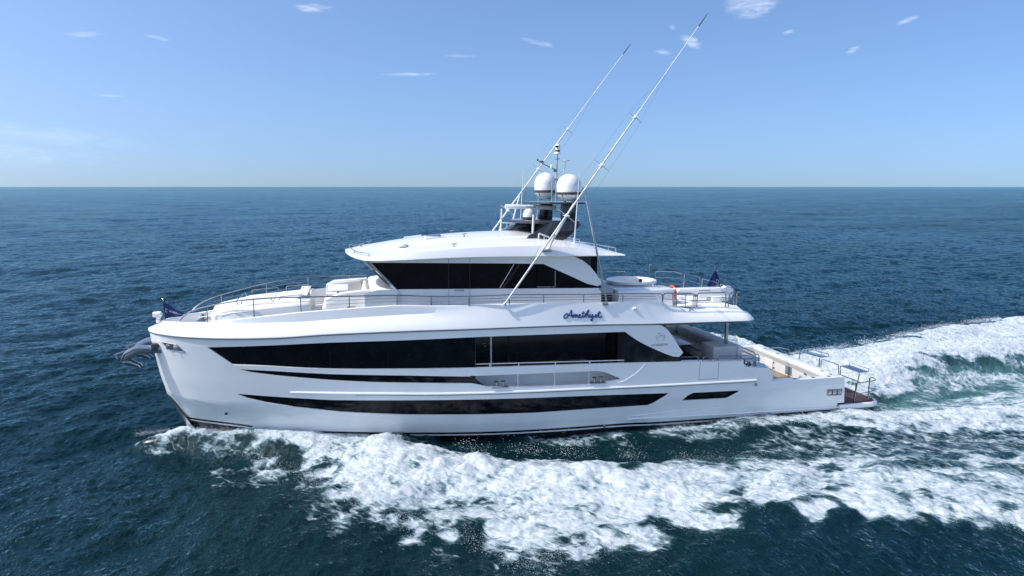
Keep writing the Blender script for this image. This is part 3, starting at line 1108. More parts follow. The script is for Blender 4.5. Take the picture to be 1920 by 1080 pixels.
# round portlights showing faintly in the dark glass, and louvres in the lower band
for px_ in ((6.696, -3.003, 4.223), (9.114, -3.320, 4.164), (10.549, -3.444, 4.202), (6.037, -2.594, 2.198)):
    u, v, z = px_
    ring = [(u + .17 * math.cos(a), on_hull(u, z, .05)[1], z + .17 * math.sin(a)) for a in np.linspace(0, 2 * PI, 20)[:-1]]
    obj('portlight', MB().tube(ring, .012, 5, closed=True), STONE, hull)
lv = MB()
for k in range(7):
    a, b = on_hull(16.4, 1.86 - k * .075, .045), on_hull(19.2, 1.80 - k * .075, .045)
    lv.tube([a, ((a[0] + b[0]) / 2, (a[1] + b[1]) / 2, (a[2] + b[2]) / 2), b], .010, 4)
    a, b = on_hull(19.35, 1.79 - k * .075, .045), on_hull(20.9, 1.74 - k * .075, .045)
    lv.tube([a, b], .010, 4)
obj('louvre', lv, STONE, hull)

# rub rail and spray rail
rr = MB()
rs = smooth2([(5.9, 2.655)] + RUB, 8)
rr.tube([on_hull(u, z, -.01) for u, z in rs], [.012 + .045 * min(1, k / 12) for k in range(len(rs))], 8)
obj('rub_rail', rr, WHITE, hull)
rs2 = [(u, z - .05) for u, z in smooth2(RUB, 8)[6:]]
obj('rub_rail_shade', MB().tube([on_hull(u, z, -.028) for u, z in rs2], .020, 6), RUB_M, hull)  # dark tube drawing the shadow line below the rub rail ridge
sr = MB()
SPR = [(20.44, .62), (23.4, .54), (26.4, .46), (31.4, .36)]
sp_ = smooth2(SPR, 8)
sr.tube([(u, -(float(half_breadth(u, z)) + .02), z) for u, z in sp_], .045, 6)
obj('spray_rail', sr, WHITE, hull)
kn = [on_hull(*p, -.006) for p in ((20.378, 0.757), (23.351, 0.863), (25.668, 0.815), (26.233, 0.578))]
obj('hull_knuckle', MB().tube(kn, .018, 6), WHITE, hull)

# dark metal guard down the stem
sg = MB()
zz = np.linspace(2.22, .35, 16)
vs = []
for z in zz:
    u0 = float(stem_u(z))
    w = .20 + .16 * (2.22 - z) / 1.9
    for s, d in ((-1, w), (-1, w * .4), (0, 0), (1, w * .4), (1, w)):
        b = float(half_breadth(u0 + d, z)) * (1 if d else 0)
        vs.append((u0 + d - .014, s * (b + .010), z))
sg.add(vs, [(k * 5 + j, k * 5 + j + 1, (k + 1) * 5 + j + 1, (k + 1) * 5 + j) for k in range(15) for j in range(4)])
obj('stem_guard', sg, BRUSH, hull)
# bulb under the forefoot
bl = MB()
rings = []
for k in range(13):
    t = k / 12
    u = -.85 + 3.6 * t
    r = .50 * math.sqrt(max(0, 1 - (1 - min(1, t * 2.4)) ** 2))
    rings.append([(u, r * math.cos(a) * .8, -.15 + r * math.sin(a)) for a in np.linspace(0, 2 * PI, 17)[:-1]])
bl.loft(rings)
obj('bulb', bl, BLACKP, hull)

# bow fairlead, stern lamps, small hull fittings
def hull_box(name, corners, depth, fmat, imat, parent, nlamps):
    P = [on_hull(*p, -.012) for p in corners]
    rim = MB().tube(fillet([P[0], P[1], P[2], P[3], P[0]], .03, 3), .022, 6)
    V2, fs = cdt(corners, (), .2)
    f = obj(name, rim, fmat, parent)
    pl_ = MB().add([on_hull(p[0], p[1], -.004) for p in V2], fs)
    obj('recess', pl_, imat, parent)
    c = np.array(corners)
    for k in range(nlamps):
        lm = MB()
        a = (k + .5) / nlamps
        p = (c[0] * (1 - a) + c[1] * a) * .5 + (c[3] * (1 - a) + c[2] * a) * .5
        q = on_hull(p[0], p[1], -.02)
        w = np.hypot(*(c[1] - c[0])) / nlamps * .36
        h = abs(c[0][1] - c[3][1]) * .36
        lm.box((q[0] - w, q[1] - .02, q[2] - h), (q[0] + w, q[1] + .02, q[2] + h), .03)
        obj('lamp_unit', lm, LAMPG, parent)


FL = [(0.811, 4.693), (1.471, 4.643), (1.785, 4.338), (1.130, 4.376)]
hull_box('fairlead', FL, .06, STEEL, RUB_M, hull, 2)
hull_box('stern_light', [(30.60, 1.33), (31.42, 1.305), (31.44, 1.02), (30.65, 1.04)], .05, STEEL, RUB_M, hull, 3)
for p in ((3.190, -1.526, 1.605), (26.694, -3.536, 1.865), (19.316, -3.332, 0.370)):
    obj('hull_fitting', MB().box((p[0] - .06, p[1] - .05, p[2] - .06), (p[0] + .06, p[1] + .04, p[2] + .06), .02), STEEL, hull)
# outline of the boarding gate in the aft bulwark
bg_ = MB()
gate = [(23.80, 3.10), (23.76, 1.98 + .32), (24.72, 1.96 + .33), (24.72, 3.06)]
bg_.tube([on_hull(u, z, .001) for u, z in gate], .010, 4)
obj('boarding_gate', bg_, RUB_M, hull)
# pressed crease in the hull side aft of the side deck opening
cz = [on_hull(*p, -.004) for p in ((21.137, 3.209), (20.766, 2.853), (20.167, 2.500), (19.867, 2.422))]
obj('hull_crease', MB().tube(smooth_path(cz, 5), .022, 6), WHITE, hull)

# ---- side deck amidships: floor, inner wall of dark glass, ceiling, bulwark top and its inner skin
sd = MB()
sd.add([(13.45, -3.55, 2.42), (20.2, -3.55, 2.24), (20.2, -2.4, 2.24), (13.45, -2.4, 2.42)], [(0, 1, 2, 3)])
sd.add([(13.45, -3.5, 2.3), (13.45, -3.5, 4.95), (13.45, -2.4, 4.95), (13.45, -2.4, 2.3)], [(0, 1, 2, 3)])
obj('side_deck_end', MB().add([(20.2, -3.46, 2.2), (20.2, -3.46, 4.9), (20.2, -2.4, 4.9), (20.2, -2.4, 2.2)], [(0, 1, 2, 3)]), DARKIN, yacht)
sd.add([(13.45, -3.5, 4.93), (26.2, -3.5, 4.86), (26.2, 3.5, 4.86), (13.45, 3.5, 4.93)], [(0, 1, 2, 3)])
sd.add([(13.45, -2.52, 2.3), (20.2, -2.52, 2.2), (20.2, -2.52, 2.98), (13.45, -2.52, 3.12)], [(0, 1, 2, 3)])
obj('side_deck', sd, DECKW, yacht)
bw = MB()
cp = clip_u(wbot + [(25, 2.0), (2, 2.0)], 13.45, 20.14)[:]
top_line = [p for p in wbot if 13.4 <= p[0] <= 20.2]
m = len(top_line)
bw.add([on_hull(u, z, -.001) for u, z in top_line] + [on_hull(u, z + .004, .14) for u, z in top_line] + [on_hull(u, z - .30, .14) for u, z in top_line],
       [(k, k + 1, m + k + 1, m + k) for k in range(m - 1)] + [(m + k, m + k + 1, 2 * m + k + 1, 2 * m + k) for k in range(m - 1)])
obj('bulwark_top', bw, WHITE, hull)
sal = MB()
sal.box((13.5, -2.5, 2.1), (22.55, 2.5, 4.92), .02)
saloon = obj('saloon_wall', sal, GLASS, yacht)
for u in (15.1, 19.3, 19.95):
    obj('mullion', MB().box((u - .03, -2.512, 3.0), (u + .03, -2.49, 4.9)), STONE, saloon)
dr = MB()
dr.box((14.28, -2.57, 3.02), (14.34, -2.49, 4.75), .01)
door = obj('door', dr, ALU, saloon)
dh = MB().tube(fillet([(13.92, -2.57, 4.27), (14.06, -2.60, 4.27), (14.06, -2.51, 4.27)], .02), .018, 6)
dh.box((14.02, -2.54, 4.10), (14.08, -2.50, 4.18))
obj('door_handle', dh, STEEL, saloon)
# wing edge thickness
wg = MB()
m = len(waft)
wg.add([on_hull(u, z, -.001) for u, z in waft] + [(u - .02, on_hull(u, z, .22)[1], z) for u, z in waft], [(k, k + 1, m + k + 1, m + k) for k in range(m - 1)])
inn = [p for p in waft] + [(20.3, 4.9)] + [(20.3, 4.60)] + [p for p in wlow[2:]]
V2, fs = cdt(inn, (), .4)
wg.add([on_hull(p[0] - .02, p[1], .22) for p in V2], fs)
obj('wing', wg, WHITE, hull)
# emblem and name of the builder on the wing
em = MB()
ec = (21.790, -3.550, 4.378)
R_ = .205
def arc(a0, a1, r, k=14, fy=.86):
    return [(ec[0] + r * math.cos(math.radians(a)), ec[1] - .008, ec[2] + r * fy * math.sin(math.radians(a))) for a in np.linspace(a0, a1, k)]
em.tube(arc(150, 250, R_), [.004 + .011 * math.sin(PI * k / 13) for k in range(14)], 6)
em.tube(arc(-70, 60, R_), [.004 + .013 * math.sin(PI * k / 13) for k in range(14)], 6)
em.tube(arc(75, 140, R_), [.004 + .009 * math.sin(PI * k / 13) for k in range(14)], 6)
body = [(-.13, -.03), (-.05, .06), (.05, .075), (.13, .02), (.16, -.01)]
em.tube([(ec[0] + a, ec[1] - .008, ec[2] + b) for a, b in body], [.004, .016, .019, .011, .004], 6)
obj('emblem', em, SILVER, hull)
tx = (21.368, -3.550, 3.987)
tx2 = (22.164, -3.550, 3.981)
text('lettering', 'HORIZON', .145, SILVER, hull, (tx[0], tx[1] - .012, tx[2]), Vector(tx2) - Vector(tx), (0, 0, 1), .006, width=.78)

# ---- rail over the side deck opening, stanchions in the lower opening, mooring bollards
rl = MB()
rl.tube([(13.46, -3.42, 3.60), (16.9, -3.44, 3.495), (20.14, -3.44, 3.39)], .022, 8)
rail = obj('side_deck_rail', rl, ALU, yacht)
for px_ in (917.8, 970.5, 1038.8, 1104.5):
    u = 13.46 + (px_ - 892) / 280 * 6.7
    zt = 3.6 - (u - 13.46) * .0313
    obj('post', MB().tube([(u, -3.43, zt - .16), (u, -3.43, zt)], .024, 8), ALU, rail)
for px_ in (968.7, 1037, 1102.7):
    u = 13.46 + (px_ - 892) / 280 * 6.7
    obj('post', MB().tube([(u, -3.48, 2.40), (u, -3.48, 3.10)], .022, 8), ALU, rail)
for c in ((14.505, -3.547, 2.610), (18.916, -3.550, 2.509)):
    ba = MB().box((c[0] - .36, -3.60, c[2] - .075), (c[0] + .36, -3.30, c[2] - .035), .01)
    bo = obj('mooring_bollard', ba, BRUSH, yacht)
    for d in (-.15, .15):
        pm = MB().lathe([(.05, 0), (.045, .14), (.05, .17), (.10, .19), (.10, .225), (.05, .24)], (c[0] + d, -3.45, c[2] - .035), 14)
        obj('bitt', pm, STEEL, bo)

# ------------------------------------------------------------------ upper bulwark and aft overhang: a profile swept round the plan of the upper deck
PU = [.10, .9, 2.5, 4.4, 6.4, 8.4, 10.3, 11.7, 13.2, 14.3, 17, 20.9, 21.9, 22.5, 23.7, 25.3, 26.7]
PI1 = [.40, .42, .45, .45, .45, .45, .45, .42, .30, .20, .06, .06, .10, .14, .20, .22, .24]
PZ1 = [5.28, 5.40, 5.50, 5.53, 5.57, 5.70, 5.77, 5.80, 5.84, 5.82, 5.78, 5.68, 5.52, 5.40, 5.34, 5.30, 5.22]
PI2 = [.50, .50, .50, .50, .50, .50, .50, .47, .38, .30, .13, .13, .22, .40, .56, .64, .95]
PZ2 = [5.40, 5.46, 5.52, 5.76, 5.97, 6.10, 6.17, 6.11, 6.08, 6.11, 6.08, 5.98, 5.90, 5.68, 5.58, 5.54, 5.47]
PZF = [5.00, 5.05, 5.15, 5.28, 5.42, 5.50, 5.54, 5.55, 5.55, 5.55, 5.54, 5.52, 5.51, 5.50, 5.50, 5.48, 5.43]


def prof(u):
    def s(col):
        return float(np.interp(u, PU, col))
    return s(PI1), s(PZ1), s(PI2), s(PZ2), s(PZF)


plan = []
for u in np.concatenate([[.12, .125, .14, .17, .22, .3, .42, .6, .85, 1.15, 1.5], np.arange(1.9, 26.0, .25)]):
    plan.append((float(u), -float(half_breadth(u, 5.0)), float(u)))
for a in np.linspace(0, 90, 9)[1:]:
    a = math.radians(a)
    plan.append((26.0 + .66 * math.sin(a), -3.55 + .66 * (1 - math.cos(a)), 26.0 + .66 * math.sin(a)))
for v in np.linspace(-2.89, 0, 9)[1:]:
    plan.append((26.66, float(v), 26.66))
plan[0] = (.12, 0.0, .12)
near = plan
rings = []
inner_edge = []
N_ = len(near)
for k, (u, v, pu) in enumerate(near):
    a = near[max(k - 1, 0)]
    b = near[min(k + 1, N_ - 1)]
    if k == 0:
        n_ = Vector((1, 0))
    elif k == N_ - 1:
        n_ = Vector((-1, 0))
    else:
        t = Vector((b[0] - a[0], b[1] - a[1])).normalized()
        n_ = Vector((-t.y, t.x))
    i1, z1, i2, z2, zf = prof(pu)
    zg = float(z_groove(min(u, 26.7)))
    pts = [(.32, zg + .0), (.045, zg - .015), (-.05, zg + .02), (-.035, zg + .075), (i1 * .5 - .01, zg + .075 + (z1 - zg - .075) * .56), (i1, z1), (i2 - .02, z2 - .025), (i2 + .02, z2),
           (i2 + .13, z2), (i2 + .15, z2 - .03), (i2 + .17, zf)]
    ring = []
    for i, z in pts:
        q = Vector((u, v)) + n_ * i
        if q.y > -0.001 and k < N_ - 1:
            # do not cross the centre line at the stem
            q = Vector((u + i, 0.0)) if k < 6 else Vector((q.x, min(q.y, 0)))
        ring.append((q.x, q.y, z))
    rings.append(ring)
    inner_edge.append(ring[-1])
def far_lift(u):
    return .17 * float(sstep(3.0, 6.5, u) * sstep(17.0, 12.0, u))


full = rings + [[(x, -y, z + (far_lift(x) if 5 < i < 10 else 0)) for i, (x, y, z) in enumerate(r)] for r in rings[::-1][1:]]
bul = MB().loft(full, closed=False, cap=False)
bulwark = obj('upper_bulwark', bul, WHITE, yacht, angle=32)
gv = MB()
gv.tube([(u, -(float(half_breadth(u, 5.0)) + .035), float(z_groove(u)) - .026) for u in np.concatenate([[.16, .2, .3, .5, .8, 1.2], np.arange(1.6, 25.9, .35)])], .016, 6)
obj('groove_shade', gv, RUB_M, bulwark)  # dark tube standing in for the shade in the groove
# upper deck sheet
ud = MB()
ins = [p for p in inner_edge if p[1] <= 0]
fs, vs = [], []
for p in ins:
    for s in (1, .5, 0, -.5, -1):
        vs.append((p[0], p[1] * s, p[2] + .002))
ud.add(vs, [(k * 5 + j, k * 5 + j + 1, (k + 1) * 5 + j + 1, (k + 1) * 5 + j) for k in range(len(ins) - 1) for j in range(4)])
obj('upper_deck', ud, DECKW, yacht)

# the name on the side: script strokes
def stroke_pt(x, y, lift):
    u = 17.264 + (x - 120) / 535 * 1.76
    py = 560 + y / 7.385
    z = 5.10 - (u - 17.9) * .030 + (609.5 - py) * .0243
    zg = float(z_groove(u))
    i1, z1 = prof(u)[:2]
    f = (z - zg - .075) / (z1 - zg - .075)
    ins_ = -.035 + (i1 + .025) * max(0, f)
    return (u, -(3.55 - ins_) - lift, z)


NAME = [
    [(188, 214), (165, 214), (138, 236), (130, 262), (148, 274), (182, 252), (212, 208), (234, 167), (236, 200), (239, 245), (250, 270)],
    [(172, 228), (205, 236), (240, 243), (262, 232)],
    [(262, 266), (266, 226), (264, 262), (277, 232), (290, 226), (291, 264), (303, 234), (317, 226), (318, 258), (330, 264), (345, 250), (358, 232), (348, 224), (338, 242), (348, 266), (372, 256), (384, 244)],
    [(398, 186), (388, 240), (392, 264), (412, 256)],
    [(372, 210), (418, 204)],
    [(412, 256), (442, 205), (466, 170), (472, 180), (452, 216), (428, 266), (447, 234), (464, 226), (463, 256), (478, 262), (492, 226)],
    [(492, 226), (488, 254), (503, 262), (526, 226), (526, 264), (520, 298), (508, 309), (499, 296), (528, 270), (556, 250)],
    [(556, 250), (577, 222), (571, 236), (584, 250), (576, 266), (556, 262)],
    [(584, 258), (600, 232), (618, 188), (608, 242), (614, 264), (634, 269), (648, 258), (640, 246)],
    [(592, 213), (642, 207)],
]
nm = MB()
for st in NAME:
    P = smooth_path([stroke_pt(x, y, .006) for x, y in st], 5)
    nm.tube(P, .026, 6)
obj('name_lettering', nm, LETTER, bulwark)
# small white light on the fascia
obj('fascia_light', MB().lathe([(.0, -.09), (.05, -.08), (.06, .05), (.03, .08)], (20.554, -3.500, 5.709), 10, axis='x'), WHITE, bulwark)

# ------------------------------------------------------------------ deckhouse
VS = -2.65
walls = [(9.224, 8.000), (10.336, 6.771), (10.25, 5.5), (19.3, 5.5), (19.270, 6.420), (19.142, 6.520)]
hs = MB()
# side walls with a window opening, closed aft by a dark bulkhead
SIDE = [(9.12, 8.06), (10.30, 6.74), (10.12, 5.5), (19.30, 5.5), (19.28, 6.33), (19.16, 6.50), (18.0, 8.06)]
WINP = [(9.328, 7.921), (15.342, 7.737), (16.578, 7.682), (17.280, 7.360), (17.992, 7.033), (18.640, 6.716), (19.316, 6.610), (19.318, 6.538), (16.176, 6.620), (10.380, 6.781)]
PILLAR = [(16.575, 8.007), (18.028, 7.974), (18.399, 7.801), (18.750, 7.532), (19.080, 7.143), (19.313, 6.766), (19.140, 6.628), (18.639, 6.752), (17.992, 7.057), (17.280, 7.383), (16.577, 7.705)]
low = [WINP[-1], WINP[-2], WINP[-3], (19.167, 6.531), (19.18, 6.50), (19.30, 6.36), (19.30, 5.5), (10.12, 5.5)]
upw = [(9.08, 8.10), WINP[0], WINP[1], WINP[2], (16.75, 7.75), (16.75, 8.10)]
for s in (1, -1):
    hs.prism(low, s * VS, s * (VS + .12))
    hs.prism(upw, s * VS, s * (VS + .12))
hs.add([(10.12, -2.6, 5.5), (10.12, 2.6, 5.5), (10.32, 2.6, 6.76), (10.32, -2.6, 6.76)], [(0, 1, 2, 3)])
house = obj('deckhouse', hs, WHITE, yacht)
for s in (1, -1):
    p = MB().prism(PILLAR, s * (VS - .012), s * (VS + .20))
    obj('pillar', p, WHITE, house)
    cut = [-1, 13.34 - 1.0, 13.36, 15.35, 16.38, 17.42, 18.2, 30]
    if s == 1:
        cut = [-1] + [(12.480, 7.221)[0], (13.366, 7.195)[0], (15.366, 7.135)[0], (16.341, 7.106)[0], (17.162, 7.081)[0]] + [30]
    else:
        cut = [-1, 13.4, 30]
    wp = shrink(WINP, -.012)
    for a, b in zip(cut[:-1], cut[1:]):
        q = clip_u(wp, a + .008, b - .008)
        if len(q) > 2:
            obj('window', MB().prism(q, s * (VS + .035), s * (VS + .075)), GLASS, house)
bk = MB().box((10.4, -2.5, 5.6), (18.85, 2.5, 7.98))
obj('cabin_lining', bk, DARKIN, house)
# slanted frame and sliding pane lines in the side glass
sl = MB().tube([(15.315, -2.665, 7.716), (14.680, -2.665, 6.695)], .016, 6)
obj('window_trim', sl, BRUSH, house)
sl = MB().tube([(16.340, -2.665, 6.687), (17.161, -2.665, 6.660), (17.154, -2.665, 7.365)], .014, 6)
obj('window_trim', sl, BRUSH, house)
# dark side panels and bulkhead at the after end
for s in (1, -1):
    obj('side_panel', MB().prism([(17.6, 8.02), (19.17, 7.95), (19.17, 6.45), (17.6, 6.45)], s * -2.42, s * -2.34), GLASS, house)
obj('aft_bulkhead', MB().box((18.86, -2.33, 5.52), (18.95, 2.33, 7.98)), GLASS, house)
obj('door_handle', MB().tube(fillet([(12.720, -2.660, 6.657), (12.734, -2.720, 6.666), (13.098, -2.720, 6.653), (13.130, -2.660, 6.643)], .03), .022, 6), STEEL, house)
dl = MB()
for x in (842, 881):
    dl.tube([(12.491, -2.653, 8.067) if x == 842 else (13.397, -2.653, 8.069), (12.485, -2.653, 5.967) if x == 842 else (13.378, -2.653, 6.047)], .007, 4)
obj('door_seam', dl, RUB_M, house)

# windscreen, raked with its top edge forward, three panes with frame and wipers
def ws(a, f):
    """a: -1..1 across, f: 0 bottom .. 1 top"""
    bot = Vector((10.33 - .28 * (1 - a * a), a * 2.62, 6.75))
    top = Vector((9.17 - .34 * (1 - a * a), a * 2.62, 8.02))
    return bot.lerp(top, f)


wsm = MB()
for a0, a1 in ((-1, -.36), (-.34, .34), (.36, 1)):
    vs = [ws(a0 + (a1 - a0) * j / 5, f) for f in (0.03, .97) for j in range(6)]
    wsm.add(vs, [(j, j + 1, 6 + j + 1, 6 + j) for j in range(5)])
screen = obj('windscreen', wsm, GLASS, house)
fm = MB()
for a in (-1, -.35, .35, 1):
    fm.tube([ws(a, 0) + Vector((-.02, 0, 0)), ws(a, 1) + Vector((-.02, 0, 0))], .045, 6)
for f in (0, 1):
    fm.tube([ws(-1 + j / 6, f) + Vector((-.02, 0, 0)) for j in range(13)], .05, 6)
obj('windscreen_frame', fm, BRUSH, house)
for a in (-.8, -.12, .5):
    w = MB().tube([ws(a, .05) + Vector((-.10, 0, 0)), ws(a + .05, .62) + Vector((-.09, 0, 0))], .022, 6)
    w.tube([ws(a - .06, .25) + Vector((-.07, 0, 0)), ws(a + .12, .92) + Vector((-.06, 0, 0))], .018, 5)
    obj('wiper', w, RUB_M, house)
# white coaming in front of the windscreen
co_ = MB()
rings = []
for a in np.linspace(-1, 1, 13):
    v = a * 2.72
    k_ = .28 * (1 - a * a)
    rings.append([(10.36 - k_, v, 6.76), (9.95 - k_ * .8, v, 6.755), (9.34, v, 6.66), (9.24, v, 6.58), (9.22, v, 5.5), (10.3, v, 5.5)])
co_.loft(rings)
obj('coaming', co_, DECKW, house, angle=25)
fw = MB()
fw.prism([(9.0, 6.68), (9.5, 6.78), (10.28, 6.80), (10.36, 6.72), (10.36, 5.5), (9.0, 5.5)], -2.76, -2.70)
obj('coaming_side', fw, WHITE, house)

# ------------------------------------------------------------------ hardtop
HU_ = [8.26, 8.32, 8.45, 8.7, 9.1, 9.7, 10.5, 11.5, 12.5, 13.5, 14.5, 15.5, 16.5, 17.3, 18.0, 18.7, 19.3, 19.9, 20.3]
def hcol(pts):
    f = curve_z(pts)
    return lambda u: float(f(u))


h_w = hcol([(8.26, .35), (8.32, .8), (8.45, 1.45), (8.7, 2.15), (9.1, 2.72), (9.7, 3.02), (11, 3.10), (18, 3.10), (20.3, 2.95)])
h_e = hcol([(8.26, 8.17), (8.7, 8.07), (9.2, 8.02), (10.5, 8.04), (12.4, 8.09), (14, 8.10), (16.5, 8.07), (18.5, 8.04), (20.3, 8.0)])
h_k = hcol([(8.26, 8.21), (8.7, 8.13), (9.2, 8.12), (10.3, 8.24), (11.74, 8.38), (14.4, 8.50), (16.8, 8.48), (18.6, 8.30), (20.3, 8.03)])
h_p = hcol([(8.26, 8.24), (8.7, 8.24), (9.2, 8.27), (9.8, 8.31), (11, 8.47), (12.5, 8.63), (14.7, 8.75), (16.1, 8.77), (17.3, 8.72), (18.6, 8.50), (20.3, 8.05)])
h_c = hcol([(8.26, 8.26), (8.7, 8.36), (9.2, 8.46), (11.3, 8.76), (13.5, 8.93), (15.3, 8.98), (16.6, 8.94), (17.6, 8.82), (18.7, 8.54), (20.3, 8.07)])
ht = MB()
rings = []
for u in HU_:
    w = h_w(u)
    e, k_, p_, c_ = h_e(u), h_k(u), h_p(u), h_c(u)
    st = .055 * float(sstep(9.2, 11, u) * sstep(19.2, 17.2, u))
    half = [(w * .80, e - .04), (w * .97, e - .035), (w, e), (w * .985, e + (k_ - e) * .35), (w * .945, k_), (w * .925, k_ + .012), (w * .74, k_ + (p_ - k_) * .62), (w * .535, p_), (w * .50, p_ + st), (w * .28, p_ + st + (c_ - p_ - st) * .68)]
    ring = [(u, -v, z) for v, z in half] + [(u, 0, c_)] + [(u, v, z) for v, z in half[::-1]] + [(u, w * .4, e - .04), (u, -w * .4, e - .04)]
    rings.append(ring)
ht.loft(rings)
hardtop = obj('hardtop', ht, WHITE, yacht, angle=13)


def roof_z(u, v):
    w = h_w(u)
    P = [(0, h_c(u)), (w * .28, h_p(u) + .05 + (h_c(u) - h_p(u) - .05) * .68), (w * .50, h_p(u) + .05), (w * .535, h_p(u)), (w * .925, h_k(u)), (w, h_e(u))]
    return float(np.interp(abs(v), [a for a, b in P], [b for a, b in P]))


def hatch(u, v, a, b):
    z0 = [roof_z(u + du, v + dv) for du, dv in ((-a, -b), (a, -b), (a, b), (-a, b))]
    c = [(u + du, v + dv, z) for (du, dv), z in zip(((-a, -b), (a, -b), (a, b), (-a, b)), z0)]
    top = [(x, y, z + .06) for x, y, z in c]
    m_ = MB().add(c + top, [(4, 5, 6, 7), (0, 1, 5, 4), (1, 2, 6, 5), (2, 3, 7, 6), (3, 0, 4, 7)])
    h = obj('roof_hatch', m_, WHITE, hardtop)
    k = .82
    q = [(u + (x - u) * k, v + (y - v) * k, z + .066) for x, y, z in top]
    q = [(x, y, z - .004) for x, y, z in [(u + (p[0] - u) * k, v + (p[1] - v) * k, p[2] + .006) for p in top]]
    obj('hatch_glass', MB().add(q, [(0, 1, 2, 3)]), PLEX, hardtop)


hatch(12.1, -.75, .40, .34)
hatch(11.3, 1.15, .40, .34)
# low vent, horns and deck fittings on the roof
vn = MB().lathe([(.20, 0), (.20, .05), (.24, .07), (.22, .11), (.0, .13)], (10.65, -1.55, roof_z(10.65, -1.55) - .02), 18)
obj('roof_vent', vn, WHITE, hardtop)
for u, v in ((13.4, -1.15), (13.1, .7), (12.75, -2.55), (8.95, -.3), (9.3, .6)):
    z = roof_z(u, v)
    f = MB().lathe([(.05, 0), (.03, .03), (.02, .11)], (u, v, z - .01), 8)
    f.tube([(u - .10, v, z + .11), (u + .12, v, z + .13)], .022, 6)
    obj('roof_fitting', f, STEEL, hardtop)
# grab rail round the brow
gr = []
for a in np.linspace(-62, 62, 17):
    t = math.radians(a)
    gr.append((9.95 - 1.52 * math.cos(t) , 2.75 * math.sin(t) * 1.0, 0))
gr = [(max(8.42, u), v, roof_z(max(8.42, u), min(abs(v), h_w(max(8.42, u)) * .9)) + .13) for u, v, _ in gr]
br = obj('brow_rail', MB().tube(smooth_path(gr, 3), .018, 6), STEEL, hardtop)
for k in (0, 4, 8, 12, 16):
    u, v, z = gr[k]
    obj('rail_foot', MB().tube([(u, v, z - .17), (u, v, z)], .018, 6), STEEL, hardtop)
# rails along the after edges of the roof
for s in (1, -1):
    P = [(u, s * 2.5, roof_z(u, 2.5) + .20) for u in np.linspace(17.6, 20.0, 8)]
    P = [(P[0][0], P[0][1], P[0][2] - .22)] + P + [(P[-1][0] + .02, P[-1][1], P[-1][2] - .2)]
    obj('roof_rail', MB().tube(fillet(P, .06, 3), .017, 6), ALU, hardtop)
    for k in (3, 5, 7):
        obj('rail_foot', MB().tube([(P[k][0], P[k][1], P[k][2] - .22), P[k]], .015, 6), ALU, hardtop)

# ------------------------------------------------------------------ radar arch
ar = MB()
NL = [(15.965, 8.643), (16.256, 8.898), (17.111, 9.358), (17.234, 9.451), (18.428, 9.450), (18.594, 9.316), (17.764, 8.540)]
FL_ = [(15.512, 8.854), (16.387, 9.308), (17.218, 9.350), (17.814, 9.239), (17.194, 8.778), (17.032, 8.571)]
ar.prism([(u, z) for u, z in NL], -1.87, -1.66, bevel=.03)
arch = empty('radar_arch', (17.2, 0, 8.6), yacht)
obj('arch_leg', ar, MASTG, arch)
obj('arch_leg', MB().prism([(u, z) for u, z in NL], 1.66, 1.87, bevel=.03), MASTG, arch)
fl = MB().prism([(15.55, 8.86), (16.40, 9.36), (17.2, 9.40), (17.86, 9.25), (17.25, 8.80), (16.6, 8.80)], .5, 1.6, bevel=.03)
obj('arch_leg', fl, MASTG, arch)
lp = [(15.72, 0.0), (16.05, -.95), (16.7, -1.55), (17.4, -1.80), (18.5, -1.82), (18.72, -1.2), (18.72, 1.2), (18.5, 1.82), (17.4, 1.80), (16.7, 1.55), (16.05, .95)]
obj('lower_platform', MB().prism(lp, 9.36, 9.48, 'xy', bevel=.03), MASTG, arch)
hp = [(16.62, .9), (16.75, -.4), (17.3, -1.2), (18.0, -1.55), (18.85, -1.55), (19.15, -.9), (19.1, 0), (18.7, 1.2), (18.0, 1.6), (17.1, 1.5)]
obj('upper_platform', MB().prism(hp, 10.22, 10.30, 'xy', bevel=.025), MASTG, arch)
for v, a in ((-1.05, [(17.90, 10.23), (18.55, 10.23), (18.62, 9.47), (17.92, 9.47)]), (1.0, [(17.46, 10.23), (18.05, 10.23), (18.05, 9.47), (17.34, 9.47)])):
    obj('mast_post', MB().prism(a, v - .16, v + .16, bevel=.03), MASTG, arch)


def dome(c, R, z0, z1):
    hgt = z1 - z0
    k = R / .57
    zb = z0 + hgt * .31
    prof_ = [(R * .50, z0), (R * .60, z0 + hgt * .02), (R * .93, z0 + hgt * .20), (R * .97, z0 + hgt * .235)]
    d = MB().lathe(prof_, (c[0], c[1], 0), 32)
    root = empty('satellite_dome', (c[0], c[1], z0), yacht)
    obj('dome_base', d, WHITE, root)
    obj('dome_band', MB().lathe([(R * .965, z0 + hgt * .235), (R * 1.0, z0 + hgt * .25), (R * 1.0, z0 + hgt * .315), (R * .97, z0 + hgt * .33)], (c[0], c[1], 0), 32), MASTG, root)
    top = [(R * .985, z0 + hgt * .33), (R * .99, z0 + hgt * .365)]
    mid_ = [(R * .965, z0 + hgt * .37), (R * .965, z0 + hgt * .385), (R * .99, z0 + hgt * .39), (R * .985, z0 + hgt * .56)]
    zc = z0 + hgt * .56
    cap = [(R * .985 * math.cos(t), zc + (z1 - zc) * math.sin(t)) for t in np.linspace(.12, PI / 2 - .01, 11)]
    obj('radome', MB().lathe(top + mid_ + cap, (c[0], c[1], 0), 32), WHITE, root)
    for a in (.6, 2.2, 3.8, 5.4):
        br_ = MB().tube([(c[0] + R * .45 * math.cos(a), c[1] + R * .45 * math.sin(a), z0 - .02), (c[0] + R * .97 * math.cos(a), c[1] + R * .97 * math.sin(a), z0 + hgt * .25)], .035, 5)
        obj('dome_bracket', br_, MASTG, root)
    return root


